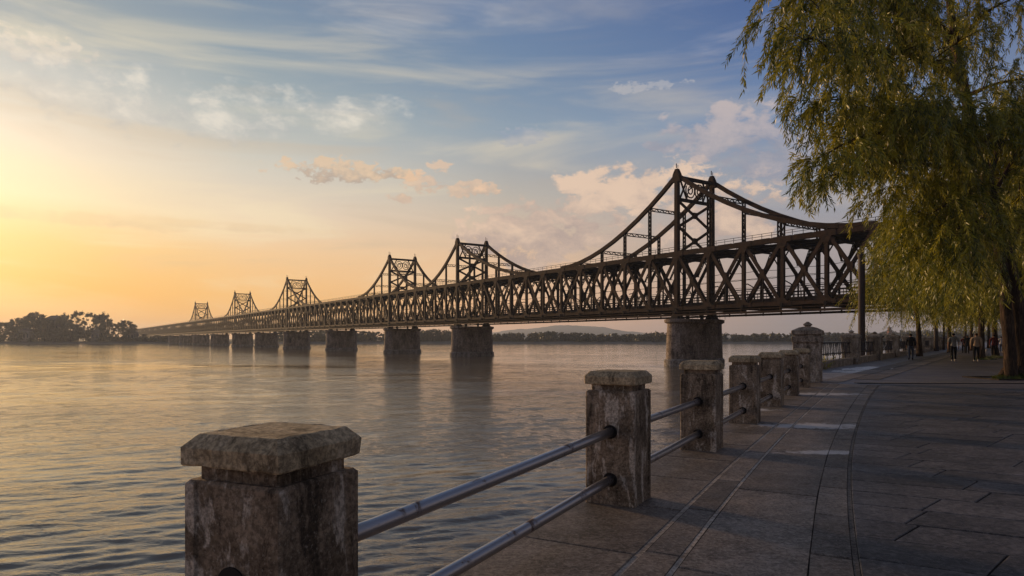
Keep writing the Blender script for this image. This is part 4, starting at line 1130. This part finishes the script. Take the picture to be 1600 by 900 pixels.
# ------------------------------------------------------------------ willows
def resample(P, step):
    P = [np.array(p, float) for p in P]; out = [P[0]]
    # Catmull-Rom through the control points
    Q = [2 * P[0] - P[1]] + P + [2 * P[-1] - P[-2]]
    for i in range(1, len(Q) - 2):
        L = np.linalg.norm(Q[i + 1] - Q[i]); n = max(1, int(L / step))
        for k in range(1, n + 1):
            t = k / n; a, b, c, d = Q[i - 1], Q[i], Q[i + 1], Q[i + 2]
            out.append(.5 * (2 * b + (c - a) * t + (2 * a - 5 * b + 4 * c - d) * t * t + (3 * b - a - 3 * c + d) * t ** 3))
    return np.array(out)
class Leaves:
    def __init__(s, seed, llen, lwid, step):
        s.g = np.random.default_rng(seed); s.V = []; s.T = []; s.llen = llen; s.lwid = lwid; s.step = step
    def strand(s, p, d, L, tone, k=.16, zmin=1.7):
        g = s.g; n = max(4, int(L / s.step)); P = np.empty((n, 3)); D = np.empty((n, 3)); p = p.copy(); d = d / np.linalg.norm(d)
        sw = g.normal(size=3) * .05
        for i in range(n):
            d = d + np.array((sw[0], sw[1], -k)) * 1.0; d /= np.linalg.norm(d); p = p + d * s.step
            if p[2] < zmin: n = i; break
            P[i] = p; D[i] = d
        if n < 3: return
        P = P[:n]; D = D[:n]
        th = np.arange(n) * 2.4 + g.random() * 6.28 + g.normal(size=n) * .4
        ref = np.array((.9, .3, .2)); a = np.cross(D, ref); a /= np.linalg.norm(a, axis=1)[:, None] + 1e-6; b = np.cross(D, a)
        o = a * np.cos(th)[:, None] + b * np.sin(th)[:, None]
        ld = D * .85 + o * .55 + np.array((0, 0, -.15)); ld /= np.linalg.norm(ld, axis=1)[:, None]
        wv = np.cross(ld, g.normal(size=(n, 3))); wv /= np.linalg.norm(wv, axis=1)[:, None]
        ln = s.llen * (.65 + .7 * g.random((n, 1))); wd = s.lwid * (.7 + .6 * g.random((n, 1)))
        q = np.stack([P, P + ld * ln * .42 + wv * wd * .5, P + ld * ln, P + ld * ln * .42 - wv * wd * .5], 1)
        s.V.append(q.reshape(-1, 3)); s.T.append(np.clip(tone + g.normal(size=n) * .18, 0, 1))
        # the twig itself, a thin strip from node to node
        st = P[::3]
        if len(st) > 1:
            w = np.array((.004, .002, 0)); A = st[:-1]; B = st[1:]
            s.V.append(np.stack([A - w, A + w, B + w, B - w], 1).reshape(-1, 3)); s.T.append(np.full(len(A), .1))
    def mesh(s, name, org=(0, 0, 0)):
        V = np.concatenate(s.V) - np.array(org); n = len(V) // 4
        return np_mesh(name, V, np.arange(4 * n).reshape(-1, 4), M['leaf'], np.concatenate(s.T))
def grow(lv, limb, mb, g, r0, branch_gap, blen, slen, sgap, start=.25, lift=.55):
    """side branches along a limb, hanging strands from both"""
    n = len(limb); L = np.concatenate([[0], np.cumsum(np.linalg.norm(np.diff(limb, axis=0), axis=1))]); tot = L[-1]
    s = start * tot
    def hang(p, d):
        l = g.uniform(*slen); dd = np.array((d[0] * .5 + g.normal(0, .35), d[1] * .5 + g.normal(0, .35), g.uniform(-.3, .35)))
        lv.strand(p, dd, l, g.beta(.9, 1.2))
    nxt = s
    while nxt < tot:
        i = min(int(np.searchsorted(L, nxt)), n - 1); p = limb[i]; d = limb[i] - limb[max(i - 1, 0)]; d = d / (np.linalg.norm(d) + 1e-6)
        side = np.array((-d[1], d[0], 0)) * g.choice((-1, 1)); f = nxt / tot
        dr = d * g.uniform(.3, .9) + side * g.uniform(.4, 1.0) + np.array((0, 0, g.uniform(-.25, lift))); dr /= np.linalg.norm(dr)
        bl = g.uniform(*blen) * (1 - .35 * f); q = p.copy(); pts = [q.copy()]; m = max(3, int(bl / .22))
        for k in range(m):
            dr = dr + np.array((g.normal(0, .09), g.normal(0, .09), -.05)); dr /= np.linalg.norm(dr); q = q + dr * .22; pts.append(q.copy())
        rb = max(.006, r0 * .28 * (1 - f * .6)); mb.tube(pts, [rb * (1 - .75 * k / m) for k in range(m + 1)], 4, False)
        acc = 0
        for k in range(1, m + 1):
            c = .22 / sgap
            for _ in range(int(c) + (g.random() < c % 1)): hang(pts[k] + (pts[k - 1] - pts[k]) * g.random(), dr)
        for _ in range(4): lv.strand(pts[-1], dr + g.normal(size=3) * .25, g.uniform(*slen) * .8, g.beta(2, 2.2), .1)
        nxt += branch_gap * g.uniform(.6, 1.4)
    s = start * tot
    while s < tot:
        i = min(int(np.searchsorted(L, s)), n - 1); hang(limb[i], limb[i] - limb[max(i - 1, 0)]); s += sgap * 1.5
    d = limb[-1] - limb[-2]
    for _ in range(7): lv.strand(limb[-1], d / (np.linalg.norm(d) + 1e-6) + g.normal(size=3) * .3, g.uniform(*slen), g.beta(2, 2.2), .1)

def main_willow():
    base = (17.2, 23.0, 0.0)
    r = empty('willow_tree', base); g = np.random.default_rng(31); rg = random.Random(3)
    mb = MB()
    T = [at(*q) for q in ((1600, 598, 23), (1597, 560, 23), (1590, 500, 23), (1578, 430, 23), (1560, 360, 23), (1541, 280, 23), (1522, 205, 23), (1505, 130, 23), (1492, 60, 23), (1480, -20, 23), (1470, -70, 23))]
    P = resample(T, .3); mb.tube(P, np.interp(np.linspace(0, 1, len(P)), [0, .06, .2, .5, .75, 1], [.32, .28, .25, .20, .14, .08]), 14, True, .07, rg)
    T2 = [at(*q) for q in ((1580, 597, 22.6), (1577, 540, 22.65), (1572, 480, 22.75), (1566, 420, 22.85), (1556, 360, 22.9), (1541, 300, 23))]
    P = resample(T2, .3); mb.tube(P, np.linspace(.20, .14, len(P)), 12, True, .08, rg)
    for (px, py, ang) in ((1576, 597, 2.8), (1612, 597, .3), (1590, 598, -1.7), (1602, 599, -1.0)):   # root flare
        b = at(px, 575, 22.9); mb.tube([b, Vector((b.x + .1 * math.cos(ang), b.y + .1 * math.sin(ang), .25)), Vector((b.x + .3 * math.cos(ang), b.y + .3 * math.sin(ang), -.05))], [.12, .12, .08], 7, True, .05, rg)
    lv = Leaves(5, .185, .034, .031)
    limbs = [
        ([(1505, 130, 23), (1460, 100, 21.5), (1400, 82, 20), (1315, 84, 17.8), (1275, 62, 16.4), (1256, 62, 15.9)], .13, (.7, 1.4), (.7, 1.6)),
        ([(1522, 210, 23), (1472, 228, 21), (1416, 214, 19.5), (1364, 208, 18.6), (1325, 222, 17.6), (1296, 238, 17)], .11, (.6, 1.1), (.6, 1.3)),
        ([(1530, 250, 23), (1480, 262, 22), (1408, 250, 20), (1344, 264, 18.4), (1292, 276, 17.4)], .10, (.5, .9), (.5, 1.0)),
        ([(1492, 60, 23), (1440, 20, 22), (1380, -10, 21), (1315, -26, 19), (1278, -14, 17.4), (1260, 4, 16.9)], .12, (.8, 1.5), (.9, 1.8)),
        ([(1460, 100, 21.5), (1408, 60, 21), (1376, 12, 20.5), (1340, -40, 20)], .08, (.8, 1.5), (.9, 1.8)),
        ([(1540, 290, 23), (1500, 306, 21.4), (1475, 322, 20.4), (1450, 336, 20)], .09, (.6, 1.1), (1.0, 2.1)),
        ([(1541, 280, 23), (1580, 190, 23.5), (1640, 110, 24), (1710, 60, 25)], .13, (.8, 1.5), (.9, 1.8)),
        ([(1560, 350, 23), (1612, 290, 22), (1680, 270, 21)], .10, (.8, 1.4), (.9, 1.8)),
        ([(1500, 100, 23), (1475, 50, 25.5), (1440, 20, 28)], .09, (.8, 1.5), (1.0, 2.0)),
        ([(1478, -20, 23), (1440, -90, 22), (1390, -110, 21)], .08, (.8, 1.5), (1.0, 2.0)),
        ([(1478, -20, 23), (1560, -90, 22.5), (1640, -100, 22)], .08, (.8, 1.5), (1.0, 2.0)),
        ([(1562, 380, 22.9), (1520, 352, 21), (1500, 356, 20.2), (1474, 370, 19.6)], .09, (.6, 1.1), (1.2, 2.4)),
        ([(1525, 215, 23), (1470, 170, 24.5), (1410, 160, 26), (1350, 170, 27)], .10, (.8, 1.5), (1.0, 2.0)),
        ([(1535, 260, 23), (1490, 200, 20.5), (1450, 178, 19), (1400, 172, 18)], .09, (.8, 1.4), (.9, 1.9)),
        ([(1548, 300, 23), (1530, 250, 25.5), (1500, 240, 27.5)], .08, (.8, 1.4), (1.4, 2.6)),
        ([(1510, 150, 23), (1560, 130, 22), (1620, 120, 21.5)], .08, (.8, 1.3), (1.0, 2.0)),
        ([(1518, 190, 23), (1450, 196, 21.5), (1380, 176, 20), (1320, 156, 18.6), (1280, 160, 17.8)], .08, (.7, 1.2), (.8, 1.5)),
        ([(1538, 265, 23), (1470, 290, 22), (1420, 290, 20.8), (1380, 296, 20.2)], .07, (.5, .9), (.7, 1.3)),
        ([(1495, 70, 23), (1540, 20, 22), (1600, -10, 21)], .08, (.8, 1.3), (1.0, 2.0)),
        ([(1550, 310, 23), (1590, 240, 24), (1640, 200, 25)], .08, (.8, 1.3), (1.0, 2.0)),
        ([(1530, 230, 23), (1570, 190, 24.5), (1620, 180, 26)], .08, (.8, 1.4), (1.0, 2.0)),
        ([(1550, 330, 23), (1500, 356, 24.5), (1465, 366, 26), (1432, 372, 27)], .08, (.7, 1.2), (1.3, 2.6)),
    ]
    for li, (pts, r0, bl, slen) in enumerate(limbs):
        dens = 2.0 if li in (1, 2) else 1.5 if li in (14, 16) else 1.0
        P = resample([at(*q) for q in pts], .25)
        mb.tube(P, np.linspace(r0, r0 * .16, len(P)), 8, True, .05, rg)
        grow(lv, P, mb, g, r0, .20, (bl[0] * .8, bl[1] * 1.5), (slen[0] * .85, slen[1] * 1.25), .33 * dens, start=.2, lift=.75)
    mb.build('trunk', M['bark'], r, base, True)
    print('main willow leaves', sum(len(v) for v in lv.V) // 4)
    obj('crown', lv.mesh('crown', base), r)
    tag(r, 'large near willow with leaning double trunk and yellow-green hanging branches at the right edge', 'tree')
main_willow()

def willow_meshes(seed, H, Rad, low):
    g = np.random.default_rng(seed); rg = random.Random(seed); mb = MB()
    lean = g.normal(0, .25, 2)
    T = [(0, 0, -.1), (lean[0] * .3, lean[1] * .3, H * .17), (lean[0], lean[1], H * .34), (lean[0] * 1.6, lean[1] * 1.6, H * .6), (lean[0] * 1.8, lean[1] * 1.8, H * .86)]
    P = resample(T, .4); mb.tube(P, np.interp(np.linspace(0, 1, len(P)), [0, .08, .4, 1], [.26, .19, .15, .05]), 10, True, .07, rg)
    lv = Leaves(seed + 1, .24, .045, .075)
    for k in range(15):
        i = int(len(P) * (.38 + .6 * k / 15)); p = P[min(i, len(P) - 1)]; th = k * 2.4 + g.normal(0, .25); f = k / 15
        rr = Rad * (1.0 - .55 * f ** 2) * g.uniform(.75, 1.05); rise = H * .13 * g.uniform(.6, 1.3); d = np.array((math.cos(th), math.sin(th), 0))
        Q = resample([p, p + d * rr * .35 + np.array((0, 0, rise * .8)), p + d * rr * .7 + np.array((0, 0, rise)), p + d * rr + np.array((0, 0, rise * .55))], .3)
        mb.tube(Q, np.linspace(.10, .02, len(Q)), 6, True, .05, rg)
        grow(lv, Q, mb, g, .09, .42, (.7, 1.5), (1.3, 2.3 + 2.0 * low), .16, start=.3)
    return mb.mesh('trunk', M['bark'], smooth=True), lv.mesh('crown')
WIL = [willow_meshes(41, 11.5, 4.2, .9), willow_meshes(57, 12.5, 4.6, .8)]
def willow(x, y, k, sc, rz, label):
    r = empty('willow_tree', (x, y, 0), rz); r.scale = (sc, sc, sc)
    obj('trunk', WIL[k][0], r); obj('crown', WIL[k][1], r)
    tag(r, label, 'tree', 'willows along the promenade')
for (px, d, k, s, rz, lb) in (
    (1437, 52, 0, 1.0, .4, 'willow with thin leaning trunk beside the balustrade, left of the second steel pole'),
    (1484, 66, 1, .95, 2.0, 'willow with slender dark trunk rising behind the walker in grey shirt'),
    (1533, 44, 1, 1.0, 3.6, 'willow with dark trunk just right of the walker in beige top'),
    (1556, 54, 0, 1.05, 5.0, 'willow with dark trunk behind the person in dark red'),
    (1518, 78, 0, 1.05, 1.1, 'willow in the dark row, behind the walker in beige top'),
    (1575, 36, 0, .9, 2.7, 'willow standing directly behind the big leaning double trunk'),
    (1545, 98, 1, 1.1, .2, 'distant willow deep in the dark row of trunks on the right'),
    (1508, 120, 1, 1.05, 4.1, 'farthest willow of the promenade row, above the person in black'),
    (1640, 44, 1, 1.0, .9, 'willow half out of the picture beyond the right edge'),
    (1700, 70, 0, 1.1, 1.9, 'willow behind, out past the right edge of the promenade')):
    willow((px - 800) / F * d, d, k, s, rz, lb)

def grass_patch(name, cx, cy, rx, ry, n, h, label, cat, seed):
    g = np.random.default_rng(seed); a = g.random(n) * 6.283; q = np.sqrt(g.random(n))
    x = cx + rx * q * np.cos(a); y = cy + ry * q * np.sin(a); b = np.stack([x, y, np.zeros(n) - .01], 1)
    ln = g.normal(size=(n, 3)) * .35; ln[:, 2] = 1; hh = h * (.5 + .8 * g.random((n, 1))) * (1.15 - q[:, None] * .6); w = np.stack([np.cos(a), -np.sin(a), np.zeros(n)], 1) * .012
    tip = b + ln * hh
    V = np.stack([b - w, b + w, tip + w * .2, tip - w * .2], 1).reshape(-1, 3)
    o = obj(name, np_mesh(name, V, np.arange(4 * n).reshape(-1, 4), M['grass'], g.random(n))); tag(o, label, cat, kind='stuff')
grass_patch('grass', 17.25, 22.7, .85, .55, 1500, .17, 'short green grass tuft around the foot of the big willow trunk', 'grass', 1)
grass_patch('grass', (1546 - 800) / F * 48, 47.5, 1.3, .5, 900, .18, 'strip of green grass at the feet of the person in dark red', 'grass', 2)
grass_patch('grass', (1533 - 800) / F * 44, 43.6, .7, .5, 500, .15, 'grass tuft around the trunk right of the walker in beige top', 'grass', 3)
def tree_pit():
    mb = MB(); c = Vector((17.25, 22.7, 0))
    for dx, dy, sx, sy in ((0, -.85, 2.7, .1), (0, .85, 2.7, .1), (-1.3, 0, .1, 1.6), (1.3, 0, .1, 1.6)): mb.box((c.x + dx, c.y + dy, .0), (sx, sy, .05))
    tag(mb.build('tree_pit_edging', M['bed'], None, tuple(c), loc=tuple(c)), 'low dark stone edging framing the foot of the big willow', 'edging')
tree_pit()
def shrub(t_, off, h, seed, label):
    g = np.random.default_rng(seed); p = AB2(t_, off); r = empty('shrub', (p.x, p.y, -.3)); mb = MB(); rg = random.Random(seed); lv = Leaves(seed, .13, .045, .05)
    for k in range(26):
        th = g.random() * 6.28; d = np.array((math.cos(th) * .5, math.sin(th) * .5, 1.0)); q = np.array((g.normal(0, .5), g.normal(0, .2), .0))
        lv.strand(q, d, h * g.uniform(.7, 1.2), g.beta(2, 2), .012, -.1)
        mb.tube([q, q + d * h * .5], [.012, .004], 4, False)
    mb.build('stem', M['bark'], r)['kind'] = 'stuff'; obj('foliage', lv.mesh('foliage'), r)
    tag(r, label, 'shrub', 'shrubs behind the balustrade')
shrub(-5.5, -.75, .95, 71, 'green shrub showing through the fence right beside the tall end post')
shrub(-3.6, -.75, .85, 72, 'green shrub showing through the fence near the first capped balustrade post')
shrub(-8.2, -.75, .9, 73, 'green shrub behind the fence, mostly hidden by the tall end post')

# ------------------------------------------------------------------ people
def person(px, d, h, heading, top, legs, shoes, label, stride=.5, hair='hair', arm=.35, build=1.0, top_long=False, pack=None, seed=0):
    """one skinned body; hair, shirt, trousers and shoes are shells over it"""
    s = h / 1.75; b = build
    sw = stride
    J = [  # x right, y forward, z up, radius
        (0, 0, .95, .125 * b, .105), (0, .0, 1.12, .125 * b, .1), (0, .01, 1.30, .15 * b, .105), (0, 0, 1.44, .10, .075), (0, .015, 1.52, .052, .052), (0, .03, 1.60, .078, .09), (0, .03, 1.69, .07, .082),
        (.09, 0, .90, .092 * b, .1), (.10, sw * .22, .50, .064, .064), (.10, sw * .12, .10, .042, .042), (.105, sw * .12 + .14, .045, .036, .03),
        (-.09, 0, .90, .092 * b, .1), (-.10, -sw * .06, .50, .064, .064), (-.10, -sw * .40, .12, .042, .042), (-.105, -sw * .40 + .12, .045, .036, .03),
        (.19 * b, 0, 1.40, .06, .06), (.235 * b, -arm * .22, 1.13, .043, .043), (.24 * b, -arm * .12, .89, .031, .031), (.235 * b, -arm * .05, .80, .036, .02), (.23 * b, -arm * .0, .73, .022, .014),
        (-.19 * b, 0, 1.40, .06, .06), (-.235 * b, arm * .12, 1.13, .043, .043), (-.24 * b, arm * .36, .90, .031, .031), (-.235 * b, arm * .44, .82, .036, .02), (-.23 * b, arm * .5, .75, .022, .014)]
    E = [(0, 1), (1, 2), (2, 3), (3, 4), (4, 5), (5, 6), (0, 7), (7, 8), (8, 9), (9, 10), (0, 11), (11, 12), (12, 13), (13, 14), (3, 15), (15, 16), (16, 17), (17, 18), (18, 19), (3, 20), (20, 21), (21, 22), (22, 23), (23, 24)]
    for hb, sx in ((18, 1), (23, -1)):                 # thumb and spread fingers
        x, y, z = J[hb][:3]
        for dy, dz, rr in ((.05, -.03, .011), (.03, -.085, .009), (-.03, -.075, .008)):
            J.append((x - sx * .008, y + dy, z + dz, rr, rr)); E.append((hb, len(J) - 1))
    me = bpy.data.meshes.new('tmp'); me.from_pydata([(j[0] * s, j[1] * s, j[2] * s) for j in J], E, [])
    o = bpy.data.objects.new('tmp', me); COL.objects.link(o)
    sk = o.modifiers.new('skin', 'SKIN'); sk.use_smooth_shade = True; sk.branch_smoothing = .4
    for i, j in enumerate(J): me.skin_vertices[0].data[i].radius = (j[3] * s, j[4] * s)
    me.skin_vertices[0].data[0].use_root = True
    o.modifiers.new('sub', 'SUBSURF').levels = 1
    dg = bpy.context.evaluated_depsgraph_get(); ev = o.evaluated_get(dg); bm = ev.to_mesh()
    nv = len(bm.vertices); co = np.empty(nv * 3); bm.vertices.foreach_get('co', co); co = co.reshape(-1, 3)
    no = np.empty(nv * 3); bm.vertices.foreach_get('normal', no); no = no.reshape(-1, 3)
    polys = [tuple(p.vertices) for p in bm.polygons]; ev.to_mesh_clear(); bpy.data.objects.remove(o); bpy.data.meshes.remove(me)
    x = (px - 800) / F * d; co[:, 2] -= co[:, 2].min()
    r = empty('person', (x, d, 0), heading)
    def shell(name, test, off, mat):
        fs = [f for f in polys if test(co[list(f)].mean(0) / s)]
        used = sorted({i for f in fs for i in f}); mp = {i: k for k, i in enumerate(used)}
        V = co[used] + no[used] * off; m2 = bpy.data.meshes.new(name); m2.from_pydata([tuple(v) for v in V], [], [tuple(mp[i] for i in f) for f in fs]); m2.materials.append(mat)
        m2.polygons.foreach_set('use_smooth', [True] * len(m2.polygons)); return obj(name, m2, r)
    # a face: nose and ears pushed out of the head, features in their own shells
    hd = co / s
    nose = np.exp(-(((hd[:, 0]) / .02) ** 2 + ((hd[:, 2] - 1.60) / .03) ** 2)) * (hd[:, 1] > .08); co[:, 1] += nose * .02 * s
    for sx in (-1, 1): co[:, 0] += sx * np.exp(-(((hd[:, 1] - .02) / .02) ** 2 + ((hd[:, 2] - 1.61) / .03) ** 2)) * (hd[:, 0] * sx > .05) * .018 * s
    shell('body', lambda c: True, 0, M['skin'])
    cuff = .92 if top_long else 1.16
    shell('shirt', lambda c: (c[2] > .90 and c[2] < 1.475 and abs(c[0]) < .185 * b) or (abs(c[0]) >= .17 * b and c[2] > cuff), .016 * s, M[top])
    shell('trousers', lambda c: c[2] < .97 and c[2] > .11 and abs(c[0]) < .195 * b, .013 * s, M[legs])
    shell('shoe', lambda c: c[2] < .115, .014 * s, M[shoes])
    shell('hair', lambda c: c[2] > 1.66 or (c[2] > 1.55 and c[1] < .02), .014 * s, M[hair])
    if pack:
        mb = MB(); mb.loft([sq(.10, .98 * s, .03), sq(.15, 1.03 * s, .04), sq(.15, 1.32 * s, .05), sq(.09, 1.42 * s, .04)])
        mb.v = [(v[0], v[1] * .55 - .19 * s, v[2]) for v in mb.v]; mb.build('backpack', M[pack], r, smooth=False)
    tag(r, label, 'person', 'people strolling on the promenade')
for nm, c in (('navy_cloth', (.018, .02, .028)), ('denim', (.05, .062, .09)), ('grey_cloth', (.17, .165, .15)), ('black_cloth', (.012, .012, .013)), ('beige_cloth', (.30, .22, .15)), ('red_cloth', (.085, .016, .018)), ('pale_shoe', (.5, .46, .42)), ('dark_shoe', (.02, .018, .016)), ('white_cloth', (.42, .40, .40)), ('brown_hair', (.05, .03, .018))):
    M[nm] = cloth(nm, c)
fw = lambda px: -math.atan2(px - 800, F) * .9
person(1423, 43.3, 1.76, fw(1500), 'navy_cloth', 'denim', 'dark_shoe', 'person in dark jacket and blue jeans walking away near the balustrade', .55, top_long=True, pack='black_cloth')
person(1490, 40.6, 1.77, fw(1500) + .1, 'grey_cloth', 'black_cloth', 'pale_shoe', 'person in grey shirt and black trousers walking away mid-promenade', .45, build=1.08)
person(1525.5, 40.2, 1.77, fw(1540), 'beige_cloth', 'black_cloth', 'pale_shoe', 'person in beige top and black trousers walking away, left of the big trunk', .4, hair='brown_hair', build=1.1, top_long=True)
person(1511.5, 62, 1.78, fw(1500), 'black_cloth', 'black_cloth', 'dark_shoe', 'person in black seen farther off between the grey and beige walkers', .5, top_long=True)
person(1506, 64, 1.66, fw(1500), 'red_cloth', 'black_cloth', 'dark_shoe', 'person in maroon top partly hidden beside the person in black', .45)
person(1553, 49.2, 1.74, fw(1550), 'red_cloth', 'black_cloth', 'dark_shoe', 'person in dark red top standing left of the big willow trunk', .15, top_long=True)
person(1564.5, 66, 1.68, fw(1560), 'white_cloth', 'denim', 'pale_shoe', 'person in pale top far back, right of the one in dark red', .4)

def build_bundle():
    x, d = (1542 - 800) / F * 50, 50.0; g = random.Random(4); r = empty('white_bag', (x, d, 0)); mb = MB()
    rings = []
    for z, w in ((0, .2), (.08, .27), (.25, .29), (.42, .2), (.5, .07), (.56, .10)):
        rings.append([(w * math.cos(k * .6283) * g.uniform(.85, 1.1), w * .8 * math.sin(k * .6283) * g.uniform(.85, 1.1), z) for k in range(10)])
    mb.loft(rings); mb.build('sack', M['white_cloth'], r, smooth=True)
    mb = MB(); mb.tube([(.08 * math.cos(k * .7854), .07 * math.sin(k * .7854), .5) for k in range(9)], .015, 5); mb.build('tie', M['grey_cloth'], r)
    tag(r, 'small white bundle on the ground beside the person in dark red', 'bag')
build_bundle()

# ------------------------------------------------------------------ evening haze over the river
def build_haze():
    m = bpy.data.materials.new('evening_haze'); m.use_nodes = True; nt = m.node_tree
    for n in list(nt.nodes): nt.nodes.remove(n)
    v = nt.nodes.new('ShaderNodeVolumePrincipled'); o = nt.nodes.new('ShaderNodeOutputMaterial')
    v.inputs['Color'].default_value = (.74, .84, 1.0, 1); v.inputs['Density'].default_value = .00017; v.inputs['Anisotropy'].default_value = .35
    nt.links.new(v.outputs[0], o.inputs['Volume'])
    mb = MB(); mb.box((400, 2600, 46), (9600, 5800, 114))
    tag(mb.build('haze', m), kind='stuff')
build_haze()
